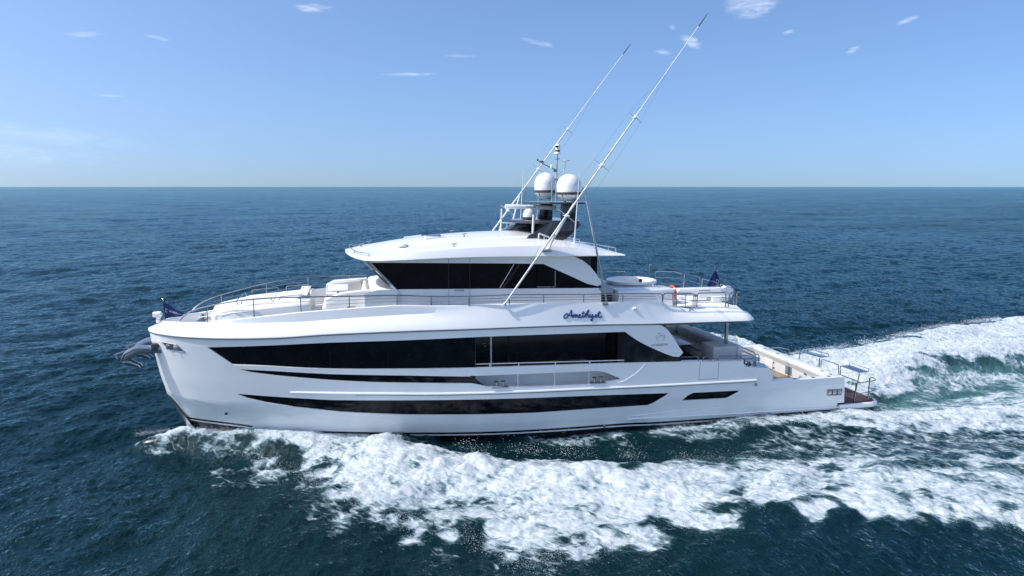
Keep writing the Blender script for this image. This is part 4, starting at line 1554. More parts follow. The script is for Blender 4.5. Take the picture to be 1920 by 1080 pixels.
dome((18.27, -1.0), .575, 10.35, 11.58)
dome((17.72, 1.02), .535, 10.42, 11.68)

# pole mast with camera, wind gauge and disc aerial
mp = MB()
mp.tube([(17.95, 0, 10.30), (18.0, 0, 12.55)], .038, 10)
mast = obj('pole_mast', mp, BRUSH, yacht)
iv_ = MB().tube(fillet([(17.72, -.12, 10.30), (17.72, -.10, 11.15), (17.96, 0, 11.40), (18.20, .10, 11.15), (18.20, .12, 10.30)], .08), .03, 8)
obj('mast_brace', iv_, BRUSH, mast)
obj('mast_light', MB().lathe([(.06, 0), (.06, .14), (.03, .17)], (17.72, -.02, 11.85), 10), WHITE, mast)
obj('camera_base', MB().lathe([(.17, 12.50), (.17, 12.55), (.13, 12.56), (.12, 12.68)], (18.0, 0, 0), 18), WHITE, mast)
obj('camera_band', MB().lathe([(.125, 12.60), (.13, 12.62), (.13, 12.68)], (18.0, 0, 0), 18), MASTG, mast)
obj('camera_head', MB().lathe([(.12, 12.68), (.125, 12.80), (.11, 12.90), (.06, 12.97), (.005, 12.985)], (18.02, 0, 0), 18), WHITE, mast)
obj('camera_lens', MB().lathe([(.05, -.12), (.06, -.09), (.06, .02)], (17.95, -.03, 12.84), 10, axis='y'), GLASS, mast)
obj('mast_collar', MB().lathe([(.03, 0), (.12, .02), (.12, .05), (.03, .07)], (18.0, 0, 12.25), 14), STEEL, mast)
obj('disc_aerial', MB().lathe([(.04, -.14), (.03, -.03), (.20, 0), (.20, .03), (.02, .05)], (18.40, -.02, 12.20), 20), WHITE, mast)
obj('aerial_arm', MB().tube(fillet([(17.98, 0, 11.52), (18.36, -.02, 11.78), (18.40, -.02, 12.08)], .12), .026, 6), ALU, mast)
obj('wind_gauge_arm', MB().tube([(17.98, 0, 11.75), (17.22, -.05, 12.08)], .022, 6), RUB_M, mast)
wv = MB().lathe([(.10, 0), (.11, .05), (.03, .10)], (17.24, -.05, 12.10), 10)
wv.tube([(17.20, -.05, 12.14), (17.02, -.05, 12.20)], .018, 6)
wv.lathe([(.02, .0), (.05, .02), (.03, .07)], (17.04, -.05, 12.20), 8)
obj('wind_gauge', wv, RUB_M, mast)
obj('mast_box', MB().box((17.82, -.10, 11.68), (17.93, .02, 11.80), .02), RUB_M, mast)

# open-array radar on its round pedestal
rd = MB().lathe([(.30, 9.47), (.31, 9.60), (.27, 9.62)], (16.62, -.05, 0), 24)
rroot = empty('radar', (16.62, -.05, 9.47), yacht)
obj('pedestal_base', rd, MASTG, rroot)
obj('pedestal', MB().lathe([(.29, 9.61), (.28, 9.75), (.23, 9.90), (.13, 9.98), (.06, 10.02)], (16.62, -.05, 0), 24), WHITE, rroot)
bar = MB()
A_1, B_1 = Vector((15.496, -0.050, 10.099)), Vector((17.933, -0.050, 10.021))
d_ = (B_1 - A_1)
secs = []
for t in (0, .01, .3, .7, .99, 1):
    p = A_1 + d_ * t
    h1 = .065 if t in (0, 1) else .10
    secs.append([(p.x, p.y + a, p.z + b) for a, b in ((-.07, -h1), (-.09, -h1 * .6), (-.09, h1 * .7), (-.06, h1), (.06, h1), (.09, h1 * .7), (.09, -h1 * .6), (.07, -h1))])
bar.loft(secs)
obj('array_bar', bar, WHITE, rroot, angle=50)
tpos = A_1 + d_ * .40
text('lettering', 'GARMIN', .135, RUB_M, rroot, (tpos.x, tpos.y - .096, tpos.z - .045), d_, (0, 0, 1), .003, width=.46)

# aerials
def aerial(name, base, top, r0, r1, mat, foot=True):
    root = empty(name, base, yacht)
    obj('rod', MB().tube([base, tuple(Vector(base).lerp(Vector(top), .15)), top], [r0, r0, r1], 8), mat, root)
    obj('foot', MB().lathe([(r0 * 2.4, -.03), (r0 * 2.4, .02), (r0 * 1.4, .06), (r0 * 1.3, .20)], base, 10), ALU, root)


aerial('tube_aerial', (16.38, -1.7, 8.66), (16.42, -1.7, 9.77), .055, .05, ALU)
aerial('tube_aerial', (15.66, 1.62, 8.90), (15.70, 1.62, 9.94), .05, .045, ALU)
aerial('whip_aerial', (18.27, -1.9, 8.55), (18.46, -1.9, 11.63), .032, .012, ALU)
aerial('whip_aerial', (16.6, 1.55, 8.95), (16.75, 1.5, 11.80), .028, .010, ALU)
aerial('whip_aerial', (17.5, 1.7, 9.48), (17.62, 1.7, 11.75), .012, .006, ALU)
# pipe guards beside the arch
for s, q in ((-1, [(16.594, -1.950, 8.671), (16.605, -1.950, 8.965), (17.083, -1.950, 8.780), (17.085, -1.950, 8.520)]), (1, [(15.75, 1.95, 8.85), (15.75, 1.95, 9.25), (16.3, 1.95, 9.2), (16.3, 1.95, 8.85)])):
    gd = obj('pipe_guard', MB().tube(fillet(q, .06), .035, 8), ALU, yacht)
    m_ = (Vector(q[1]) + Vector(q[2])) / 2
    obj('post', MB().tube([m_, m_ - Vector((0, 0, .36))], .03, 8), ALU, gd)

# ------------------------------------------------------------------ outriggers
def outrigger(base, tip, struts, v_out):
    root = empty('outrigger', base, yacht)
    B, T = Vector(base), Vector(tip)
    L = (T - B).length
    f = [0, .02, .30, .38, .62, .63, .96]
    r = [.038, .043, .043, .036, .034, .026, .016]
    obj('pole', MB().tube([B.lerp(T, t) for t in f], r, 10), ALU, root)
    obj('tip', MB().tube([B.lerp(T, .955), B.lerp(T, .975), T], [.028, .026, .012], 8), RUB_M, root)
    obj('pole_foot', MB().lathe([(.09, -.05), (.09, .0), (.05, .06)], base, 10), BRUSH, root)
    d = (T - B).normalized()
    perp = Vector((d.z, 0, -d.x)).normalized()
    cross = d.cross(perp).normalized()
    ends = {1: [], -1: [], 2: [], -2: []}
    for t, ln in ((.302, .46), (.475, .40), (.640, .34)):
        c = B.lerp(T, t)
        sp = MB().tube([c - perp * ln, c + perp * ln], .017, 6)
        sp.tube([c - cross * ln, c + cross * ln], .015, 6)
        obj('spreader', sp, ALU, root)
        obj('spreader_hub', MB().tube([c - d * .07, c + d * .07], .072, 8), ALU, root)
        ends[1].append(c + perp * ln)
        ends[-1].append(c - perp * ln)
        ends[2].append(c + cross * ln)
        ends[-2].append(c - cross * ln)
    for k in (1, -1):
        E_ = ends[k]
        obj('stay_wire', MB().tube([B.lerp(T, .10)] + E_ + [B.lerp(T, .80)], .003, 4), RUB_M, root)
    for a, b in struts:
        a, b = Vector(a), Vector(b)
        obj('strut', MB().tube([a, a.lerp(b, .1), a.lerp(b, .9), b], [.03, .045, .045, .03], 8), BRUSH if a.z > 10.7 else ALU, root)
    return root


o1 = outrigger((14.72, -3.46, 6.12), (23.60, -3.30, 18.28), [((18.22, -3.36, 10.83), (19.25, -3.50, 6.02)), ((17.74, -3.38, 10.30), (16.70, -3.02, 8.36)), ((16.9, -3.40, 9.0), (16.75, -3.02, 8.36))], -1)
br_ = MB().box((16.45, -3.13, 8.24), (16.85, -2.98, 8.36), .03)
obj('roof_bracket', br_, BRUSH, o1)
obj('strut_foot', MB().box((19.05, -3.56, 5.90), (19.30, -3.40, 6.02), .02), BRUSH, o1)
o2 = outrigger((13.60, 3.46, 6.12), (22.85, 3.20, 18.28), [((17.33, 3.28, 11.0), (17.9, 3.4, 6.1)), ((17.0, 3.28, 10.55), (16.3, 3.05, 8.30))], 1)

# ------------------------------------------------------------------ foredeck lounge and sun pads
def slab(name, pts, z0f, z1f, mat, parent, bevel=.04):
    pass


tk = MB()
rings = []
TR = [(2.72, .75, 5.86), (2.80, 1.15, 5.94), (3.0, 1.50, 6.02), (3.3, 1.74, 6.09), (3.8, 1.92, 6.17), (4.4, 1.99, 6.23), (5.2, 2.02, 6.30), (6.0, 2.03, 6.36), (6.70, 2.03, 6.415), (6.76, 2.0, 6.40)]
for u, w, z in TR:
    rings.append([(u, -w, 5.1), (u, -w, z - .28), (u, -w + .035, z - .20), (u, -w + .12, z - .14), (u, 0, z + .05), (u, w - .12, z - .14), (u, w - .035, z - .20), (u, w, z - .28), (u, w, 5.1)])
tk.loft(rings)
trunk = obj('sunpad_base', tk, DECKW, yacht, angle=50)
for a, b in ((3.95, 5.28), (5.32, 6.62)):
    for v0, v1 in ((-1.35, -.02), (.02, 1.35)):
        pd = MB().box((a, v0, -.06), (b, v1, .035), .03, seg=3)
        def zt(u):
            return float(np.interp(u, [t[0] for t in TR], [t[2] for t in TR])) + .05
        pd.v = [(x, y, z + zt(x) - .10 * abs(y)) for x, y, z in pd.v]
        obj('sun_pad', pd, DECKW, yacht)
# backrest flap and hand rails of the sun pad
fp = MB().box((6.25, -1.35, 6.43), (6.66, 1.35, 6.49), .03)
obj('pad_headrest', fp, DECKW, trunk)
for q in ([(4.05, -1.48, 6.20), (4.05, -1.48, 6.34), (5.2, -1.48, 6.42), (5.25, -1.48, 6.30)], [(5.55, -1.48, 6.32), (5.55, -1.48, 6.46), (6.5, -1.48, 6.52), (6.55, -1.48, 6.36)],
          [(4.05, 1.48, 6.20), (4.05, 1.48, 6.36), (5.2, 1.48, 6.44), (5.25, 1.48, 6.30)], [(5.55, 1.48, 6.32), (5.55, 1.48, 6.48), (6.5, 1.48, 6.54), (6.55, 1.48, 6.36)],
          [(3.88, -1.2, 6.12), (3.80, -1.2, 6.30), (3.80, 1.2, 6.30), (3.88, 1.2, 6.12)]):
    obj('grab_rail', MB().tube(fillet(q, .07), .018, 6), STEEL, trunk)
lk = MB().lathe([(.07, 0), (.08, .02), (.02, .03)], (6.35, -1.78, 6.40), 12)
obj('cup_holder', lk, BRUSH, trunk)
# door seam and dark anchor gear in the fore well
wl = MB().box((2.05, -.5, 5.05), (2.45, .5, 5.42), .06)
wl.lathe([(.14, 5.42), (.15, 5.50), (.09, 5.54), (.12, 5.60)], (2.25, 0, 0), 14)
obj('windlass', wl, STEEL, yacht)

lg = MB()
# near arm with sloping top, far arm, back
near_arm = [(7.42, 5.5), (7.42, 6.34), (7.55, 6.42), (8.08, 6.60), (9.25, 6.70), (9.25, 5.5)]
lg.prism(near_arm, -2.06, -1.62, bevel=.04)
lounge = empty('foredeck_lounge', (8.2, 0, 5.5), yacht)
obj('lounge_arm', lg, DECKW, lounge)
obj('lounge_arm', MB().prism([(7.30, 5.5), (7.30, 6.45), (7.66, 6.64), (9.2, 6.72), (9.2, 5.5)], 1.62, 2.06, bevel=.04), DECKW, lounge)
obj('lounge_seat', MB().box((7.25, -1.6, 5.5), (9.1, 1.6, 5.98), .05), DECKW, lounge)
st = MB()
st.box((7.32, 1.10, 5.98), (9.0, 1.58, 6.14), .05)
obj('seat_cushion', st, CUSH, lounge)
obj('seat_cushion', MB().box((8.45, -1.5, 5.98), (9.0, 1.08, 6.14), .05), CUSH, lounge)
obj('seat_cushion', MB().box((7.5, -1.58, 5.98), (8.43, -1.12, 6.14), .05), CUSH, lounge)
bc = MB().prism([(7.5, 6.12), (7.6, 6.58), (8.9, 6.66), (8.95, 6.12)], 1.44, 1.62, bevel=.04)
obj('back_cushion', bc, CUSH, lounge)
for a, b in ((-1.55, -.52), (-.5, .5), (.52, 1.44)):
    q = MB().prism([(8.86, 6.12), (9.02, 6.66), (9.14, 6.66), (9.10, 6.12)], a, b, bevel=.03)
    obj('back_cushion', q, CUSH, lounge)
tb = empty('table', (7.89, 0, 5.98))
tag(tb, 'white slatted table on the foredeck in front of the windscreen', 'table')
for k in range(3):
    a = -.92 + k * .62
    obj('table_top', MB().box((7.47, a, 6.53), (8.32, a + .60, 6.575), .012), DECKW, tb)
for v in (-.45, .45):
    obj('pedestal', MB().lathe([(.20, 5.98), (.20, 6.01), (.06, 6.05), (.06, 6.46), (.16, 6.53)], (7.9, v, 0), 16), STEEL, tb)
# fittings on the side of the lounge
for a, b in ((8.28, 8.62), (9.10, 9.44)):
    obj('vent_slot', MB().box((a, -2.12, 5.99), (b, -2.095, 6.03)), RUB_M, lounge)
sw = MB().prism([(7.35, 5.5), (7.42, 6.20), (7.9, 6.36), (10.2, 6.42), (10.2, 5.5)], -2.10, -2.065, bevel=.01)
obj('lounge_side', sw, DECKW, lounge)

# ------------------------------------------------------------------ guard rails of the upper deck
def up_edge(u, inset):
    return -(float(half_breadth(u, 5.0)) - inset)


RT = [(1.55, 5.53), (1.75, 5.75), (2.15, 6.0), (3.0, 6.24), (4.6, 6.50), (6.45, 6.57), (8.4, 6.58), (10.3, 6.57), (11.7, 6.48), (13.3, 6.46), (14.7, 6.49), (16.4, 6.45), (18.3, 6.39), (20.1, 6.36), (21.7, 6.30)]
rt_z = curve_z(RT)


def rail_inset(u):
    return float(np.interp(u, [1.5, 12, 14.3, 22], [.56, .55, .20, .20]))


for s in (1, -1):
    us2 = np.concatenate([[1.55, 1.6, 1.68, 1.8, 2.0, 2.3], np.arange(2.6, 21.7, .3), [21.7]])
    P = [(float(u), s * up_edge(u, rail_inset(u)), float(rt_z(u)) + (far_lift(u) if s < 0 else 0)) for u in us2]
    P = P + [(21.92, P[-1][1], 6.29), (21.94, P[-1][1], 5.90)]
    P = P[:-3] + fillet(P[-3:], .12)
    top = MB().tube(P, .027, 8)
    gr_ = obj('guard_rail', top, STEEL, yacht)
    for f in (.36, .68):
        Q = []
        for u in np.arange(2.4, 21.8, .3):
            zb = prof(u)[3]
            zz_ = zb + (float(rt_z(u)) - zb) * f
            if u < 4.0:
                zz_ = zb + (float(rt_z(u)) - zb) * f
            Q.append((float(u), s * up_edge(u, rail_inset(u)), zz_ + (far_lift(u) if s < 0 else 0)))
        obj('rail_wire', MB().tube(Q, .012, 5), STEEL, gr_)
    for u in (2.72, 4.6, 6.46, 8.38, 10.3, 11.7, 13.25, 14.95, 16.45, 18.25, 20.05):
        obj('post', MB().tube([(u, s * up_edge(u, rail_inset(u)), prof(u)[3] - .02), (u, s * up_edge(u, rail_inset(u)), float(rt_z(u)) + (far_lift(u) if s < 0 else 0))], .020, 8), STEEL, gr_)


def staple(P, wires, mat=STEEL, r=.026):
    g_ = obj('guard_rail', MB().tube(fillet(P, .11), r, 8), mat, yacht)
    a, b, c, d = [Vector(p) for p in (P[0], P[1], P[-2], P[-1])]
    for f in wires:
        pts = [a.lerp(b, f)] + [Vector((p[0], p[1], 0)) + Vector((0, 0, a.lerp(b, f).z + (Vector(p).z - b.z))) for p in P[2:-2]] + [d.lerp(c, f)]
        obj('rail_wire', MB().tube(pts, .013, 5), mat, g_)
    return g_


# near side of the boat deck
staple([(22.02, -3.18, 5.80), (22.05, -3.18, 6.27), (22.55, -3.08, 6.26), (22.62, -3.02, 5.66)], (.5,))
staple([(23.80, -3.0, 5.55), (23.82, -3.0, 6.20), (25.24, -3.0, 6.17), (25.26, -3.0, 5.50)], (.33, .66))
staple([(25.40, -3.0, 5.50), (25.43, -3.0, 6.15), (26.02, -2.98, 6.16), (26.02, -2.68, 6.16), (26.02, -2.66, 5.45)], (.33, .66))
# folded boarding ladder hanging by the rail gap
ld = MB()
ld.tube(fillet([(22.581, -3.060, 6.173), (22.586, -3.120, 5.609), (23.652, -3.120, 5.579), (23.673, -3.060, 6.146), (23.445, -3.060, 6.225), (22.369, -3.060, 6.263)], .06), .020, 8)
for x0 in (0, 1):
    pass
ld.tube([(22.746, -3.040, 6.212), (22.782, -3.040, 5.624)], .016, 6)
ld.tube([(23.219, -3.040, 6.196), (23.216, -3.040, 5.607)], .016, 6)
ld.tube([(23.590, -3.040, 6.158), (23.600, -3.040, 5.617)], .016, 6)
for a, b in (((22.703, -3.120, 5.605), (22.514, -3.300, 5.498)), ((22.808, -3.120, 5.600), (23.063, -3.300, 5.475)), ((23.441, -3.120, 5.575), (23.260, -3.300, 5.455)), ((23.361, -3.120, 5.578), (23.536, -3.300, 5.456))):
    ld.tube([a, b], .016, 6)
lad = obj('boarding_ladder', ld, STEEL, yacht)
obj('ladder_tread', MB().box((22.55, -3.10, 6.16), (23.5, -2.95, 6.20), .01), BRUSH, lad)
# far side and after end
staple([(20.3, 3.15, 5.9), (20.3, 3.15, 6.60), (22.82, 3.05, 6.50), (22.86, 3.05, 5.7)], (.33, .66))
staple([(24.14, 2.98, 5.6), (24.14, 2.98, 6.84), (24.26, 2.98, 6.84), (24.26, 2.98, 5.6)], ())
staple([(24.50, 3.0, 5.45), (24.52, 3.0, 6.47), (25.62, 2.98, 6.42), (26.0, 2.90, 6.32), (26.02, 2.80, 5.40)], (.33, .66))
staple([(26.02, 2.66, 5.40), (26.02, 2.62, 6.33), (26.02, .90, 6.36), (26.02, .84, 5.40)], (.33, .66))
staple([(26.02, .68, 5.40), (26.02, .64, 6.33), (26.02, -.92, 6.32), (26.02, -.98, 5.40)], (.33, .66))
staple([(26.02, -1.12, 5.40), (26.02, -1.16, 6.31), (26.02, -2.42, 6.24), (26.02, -2.46, 5.40)], (.33, .66))

# ------------------------------------------------------------------ boat deck: hot tub, locker, crane
tc_ = (21.98, .32)
tubm = MB().lathe([(1.05, 5.5), (1.10, 6.26), (1.16, 6.32), (1.24, 6.34), (1.25, 6.40), (1.22, 6.45), (1.13, 6.455), (1.09, 6.42), (1.06, 6.25), (1.0, 5.75), (.5, 5.62), (.01, 5.61)], (tc_[0], tc_[1], 0), 44)
tub = obj('hot_tub', tubm, WHITE, yacht, angle=50)
jt = MB().box((22.72, .95, 6.20), (22.90, 1.10, 6.36), .01)
obj('jet_panel', jt, GLASS, tub)
obj('tub_surround', MB().box((19.5, -1.5, 6.10), (21.2, 2.7, 6.24), .05), DECKW, tub)
obj('tub_plinth', MB().box((19.7, -1.35, 5.5), (21.2, 2.6, 6.10), .03), DARKIN, tub)
obj('tub_seat', MB().box((19.35, 1.2, 6.24), (20.5, 2.6, 6.62), .08), CUSH, tub)
lkb = MB().box((20.32, -2.2, 5.5), (23.08, -.95, 6.31), .05, seg=3)
lock = obj('bar_locker', lkb, WHITE, yacht)
for k in range(3):
    obj('locker_latch', MB().lathe([(.05, 0), (.05, .012), (.02, .015)], (20.9 + k * .8, -1.75, 6.31), 10), BRUSH, lock)
obj('locker_knob', MB().lathe([(.04, -.04), (.05, 0), (.02, .02)], (20.31, -1.7, 6.18), 10, axis='x'), RUB_M, lock)
cr = MB()
cr.prism([(23.70, 6.03), (23.85, 6.14), (26.0, 6.13), (26.30, 6.06), (26.30, 5.62), (26.15, 5.60), (24.0, 5.80), (23.75, 5.84)], -1.25, -.78, bevel=.05)
crane = obj('tender_crane', cr, WHITE, yacht)
obj('crane_foot', MB().box((25.5, -1.35, 5.45), (26.45, -.65, 5.72), .06), WHITE, crane)
hd = MB().lathe([(.30, -.14), (.34, -.10), (.34, .10), (.30, .14)], (26.42, -1.05, 5.86), 20, axis='y')
obj('crane_pivot', hd, WHITE, crane)
for u, z in ((24.65, 5.78), (25.98, 5.66)):
    obj('crane_eye', MB().lathe([(.02, -.05), (.06, -.03), (.06, .03)], (u, -1.27, z), 10, axis='y'), RUB_M, crane)
obj('crane_marking', MB().box((24.85, -1.262, 6.01), (25.45, -1.248, 6.035)), RUB_M, crane)
obj('deck_step', MB().box((23.2, -2.5, 5.49), (24.3, 2.4, 5.58), .03), DECKW, yacht)

# orange life ring on the end of the locker
lr = empty('life_ring', (23.18, -1.75, 5.98))
tag(lr, 'orange life ring hung on the after end of the white bar locker', 'life ring')
R0 = .33
ring = [(23.18, -1.75 + R0 * math.cos(a), 6.02 + R0 * math.sin(a)) for a in np.linspace(0, 2 * PI, 33)[:-1]]
obj('ring', MB().tube(ring, .075, 10, closed=True), ORANGE, lr)
for a in (.8, 2.35, 3.93, 5.5):
    seg_ = [(23.18, -1.75 + R0 * math.cos(a + d), 6.02 + R0 * math.sin(a + d)) for d in (-.12, 0, .12)]
    obj('band', MB().tube(seg_, .079, 10), WLET, lr)

# ------------------------------------------------------------------ main deck aft: sofa, table, pillar, steps
ad = MB().box((20.2, -3.4, 2.2), (26.6, 3.4, 2.60))
obj('aft_deck', ad, DTEAK, yacht)
sf = empty('sofa', (25.5, .6, 2.6))
tag(sf, 'grey cushioned corner sofa on the main deck under the overhang', 'sofa')
obj('sofa_base', MB().box((25.05, -1.2, 2.6), (26.35, 2.9, 2.95), .03), DECKW, sf)
obj('sofa_base', MB().box((22.9, 2.2, 2.6), (25.04, 2.95, 2.95), .03), DECKW, sf)
for a, b in ((-1.15, .45), (.48, 2.1)):
    obj('seat_cushion', MB().box((25.0, a, 2.95), (25.62, b, 3.09), .04), DCUSH, sf)
obj('seat_cushion', MB().box((23.0, 2.1, 2.95), (25.6, 2.6, 3.09), .04), DCUSH, sf)
for a, b in ((-1.25, .10), (.12, 1.30), (1.32, 2.6)):
    obj('back_cushion', MB().prism([(25.62, 3.05), (25.66, 3.46), (25.84, 3.48), (25.86, 3.05)], a, b, bevel=.035), DCUSH, sf)
obj('back_top', MB().box((25.84, -1.3, 2.6), (26.35, 2.95, 3.50), .03), CUSH, sf)
for a, b in ((22.95, 24.2), (24.22, 25.6)):
    obj('back_cushion', MB().box((a, 2.6, 3.05), (b, 2.78, 3.46), .05), CUSH, sf)
obj('far_locker', MB().box((22.7, 2.72, 2.6), (25.84, 3.3, 3.52), .05), CUSH, yacht)
sb = MB().box((25.02, -2.55, 2.6), (26.25, -1.32, 3.50), .05, seg=3)
obj('bar_unit', sb, CUSH, yacht)
td = empty('table', (24.4, .6, 2.6))
tag(td, 'grey glossy dining table on the aft main deck beside the sofa', 'table')
obj('table_top', MB().box((23.75, -.55, 3.15), (25.0, 1.75, 3.21), .03, seg=3), BRUSH, td)
for v in (.0, 1.1):
    obj('pedestal', MB().lathe([(.22, 2.6), (.22, 2.64), (.07, 2.68), (.07, 3.12)], (24.35, v, 0), 14), STEEL, td)
obj('overhang_pillar', MB().box((25.90, -2.05, 3.5), (26.05, -1.90, 4.90), .035), BRUSH, yacht)
obj('overhang_pillar', MB().box((25.90, 2.9, 2.6), (26.05, 3.05, 4.90), .035), BRUSH, yacht)

# low rails on the bulwark beside the aft deck
def srail(P, r=.024):
    return obj('bulwark_rail', MB().tube(fillet(P, .09), r, 8), STEEL, yacht)


srail([(22.86, -3.48, 3.38), (23.72, -3.48, 3.35), (23.74, -3.48, 3.08)])
srail([(23.94, -3.48, 3.08), (23.96, -3.48, 3.34), (24.52, -3.48, 3.32), (24.54, -3.48, 3.06)])
srail([(24.72, -3.48, 3.06), (24.74, -3.48, 3.31), (26.1, -3.46, 3.27), (26.9, -3.35, 3.24), (26.95, -3.3, 2.80)])
srail([(26.25, -2.2, 3.48), (26.6, -2.25, 3.40), (27.0, -2.9, 3.20), (27.0, -2.9, 2.75)])
srail([(26.3, -2.0, 3.30), (26.6, -2.05, 3.22), (27.0, -2.75, 3.05), (27.0, -2.75, 2.75)])
seq = [(22.93, 3.177), (24.5, 3.108), (25.956, 3.037), (26.082, 2.751), (27.28, 2.627), (27.575, 2.404), (27.553, 1.965)]
for s in (-1, 1):
    vs = []
    for u, z in seq:
        vs += [on_hull(u, z + .004, .0, s), on_hull(u, z + .004, .30, s), (u, s * 3.25, 2.3 if u < 26.5 else 1.0)]
    bcap = MB().add(vs, [(k * 3 + j, k * 3 + j + 1, (k + 1) * 3 + j + 1, (k + 1) * 3 + j) for k in range(len(seq) - 1) for j in range(2)])
    obj('bulwark_cap', bcap, WHITE, hull)

# mooring stations at the after corners: steel plates on posts over capstans
for s in (-1, 1):
    msr = empty('mooring_station', (26.8, s * 3.0, 2.6), yacht)
    pl2 = MB().prism([(26.15, s * 3.45), (27.1, s * 3.4), (27.55, s * 2.9), (27.45, s * 2.45), (26.4, s * 2.45)], 2.60, 2.63, 'xy')
    obj('base_plate', pl2, BRUSH, msr)
    tp = MB().prism([(26.25, s * 3.42), (26.95, s * 3.38), (27.25, s * 2.95), (27.15, s * 2.5), (26.45, s * 2.5)], 2.93, 2.97, 'xy')
    obj('top_plate', tp, STEEL, msr)
    for u, v in ((26.4, 3.25), (26.85, 3.2), (27.05, 2.75), (26.6, 2.65)):
        obj('post', MB().tube([(u, s * v, 2.62), (u, s * v, 2.94)], .035, 8), STEEL, msr)
    obj('capstan', MB().lathe([(.12, 2.63), (.13, 2.70), (.07, 2.76), (.07, 2.84), (.12, 2.90)], (26.62, s * 2.98, 0), 14), RUB_M, msr)
    obj('corner_block', MB().prism([(26.1, s * 3.40), (27.3, s * 3.40), (27.55, s * 3.2), (27.55, s * 2.4), (26.1, s * 2.4)], .98, 2.60, 'xy'), WHITE, msr)

# ------------------------------------------------------------------ cockpit, transom and swim platform
obj('cockpit_sole', MB().box((27.0, -3.3, .85), (31.2, 3.3, 1.0)), TEAK, yacht)
obj('cockpit_bulkhead', MB().box((26.36, -2.4, .9), (26.62, 2.4, 3.45), .03), DECKW, yacht)
stp = MB()
for k in range(4):
    stp.box((26.6, -1.0, 1.0), (27.55 - k * .24, 1.0, 1.0 + .36 * (k + 1)), .02)
obj('cockpit_steps', stp, DECKW, yacht)
for s in (-1, 1):
    q = [(s * 3.38, .9), (s * 3.38, 1.45), (s * 3.535, 1.62), (s * 3.535, 1.90), (s * 3.50, 1.945), (s * 3.18, 1.945), (s * 3.14, 1.90), (s * 3.14, .9)]
    ck = MB().prism(q, 27.56, 31.43, 'yz')
    obj('cockpit_coaming', ck, WHITE, yacht)
tw = MB().prism([(30.98, .95), (30.95, 1.5), (30.80, 1.78), (30.78, 1.94), (31.44, 1.935), (31.46, .95)], -3.16, 3.16, bevel=.02)
trans = obj('transom', tw, WHITE, yacht)
fr_ = MB().box((30.935, -.34, 1.03), (30.99, .36, 1.66), .02)
obj('port_frame', fr_, DECKW, trans)
obj('port_glass', MB().box((30.92, -.27, 1.10), (30.95, .29, 1.60), .01), WINGL, trans)
ds = MB().box((30.925, 1.45, 1.02), (30.955, 2.2, 1.72), .01)
obj('transom_door', ds, DECKW, trans)
for v, z in ((1.30, 1.62), (1.36, 1.42), (1.34, 1.14), (-1.30, 1.52), (-1.42, 1.50), (-2.1, 1.48)):
    obj('transom_fitting', MB().lathe([(.045, -.03), (.05, 0), (.03, .01)], (30.94, v, z), 10, axis='x'), RUB_M, trans)
for u, v in ((28.9, -3.33), (29.9, -3.33), (30.75, -3.33), (31.1, -3.0), (31.1, -2.4), (31.1, 1.3), (31.1, 2.4)):
    obj('rod_holder', MB().lathe([(.085, 0), (.085, .008), (.05, .010)], (u, v, 1.944 if abs(v) > 3.2 else 1.938), 14), RUB_M, trans)
sp2 = MB()
pl_out = [(31.46, -3.40), (33.35, -3.38), (33.75, -3.22), (33.90, -2.85), (33.90, 2.85), (33.75, 3.22), (33.35, 3.38), (31.46, 3.40)]
sp2.prism(pl_out, .22, .47, 'xy', bevel=.06)
swim = obj('swim_platform', sp2, WHITE, yacht)
obj('platform_teak', MB().prism([(31.47, -3.30), (33.32, -3.28), (33.62, -3.14), (33.78, -2.8), (33.78, 2.8), (33.62, 3.14), (33.32, 3.28), (31.47, 3.30)], .468, .482, 'xy'), DTEAK, swim)

# rails and folding steps along the transom
def rail_set(name, paths, r=.024, mat=STEEL):
    mb = MB()
    for P in paths:
        mb.tube(fillet(P, .08), r, 8)
    return obj(name, mb, mat, yacht)


TU = 31.36
rail_set('transom_rail', [[(31.360, 2.531, 1.930), (31.360, 1.504, 2.215), (31.360, 0.629, 2.300), (31.360, 0.620, 1.963)]])
rail_set('transom_rail', [[(31.360, -1.948, 2.013), (31.360, -1.968, 2.418), (31.360, -3.215, 2.451), (31.360, -3.266, 1.958)]])
for a, b in (((31.360, -0.208, 2.368), (31.360, -0.231, 1.998)), ((31.360, -1.822, 2.451), (31.360, -1.829, 1.981))):
    obj('transom_post', MB().tube([a, b], .024, 8), STEEL, yacht)


def gang(pa, pb, w, post):
    """blue-reflecting steel tread between two points"""
    a, b = Vector(pa), Vector(pb)
    root = empty('folding_step', (a + b) / 2, yacht)
    t = MB().add([a, b, b + Vector((w, 0, 0)), a + Vector((w, 0, 0)), a - Vector((0, 0, .03)), b - Vector((0, 0, .03)), b + Vector((w, 0, -.03)), a + Vector((w, 0, -.03))],
                 [(0, 1, 2, 3), (7, 6, 5, 4), (0, 4, 5, 1), (1, 5, 6, 2), (2, 6, 7, 3), (3, 7, 4, 0)])
    obj('tread', t, STEEL, root)
    rl_ = MB().tube([a + Vector((w, 0, .0)), a + Vector((w, 0, .13)), b + Vector((w, 0, .13)), b + Vector((w, 0, .0))], .014, 6)
    obj('tread_rail', rl_, STEEL, root)
    for p, q in post:
        obj('post', MB().tube([p, q], .024, 8), STEEL, root)
    return root


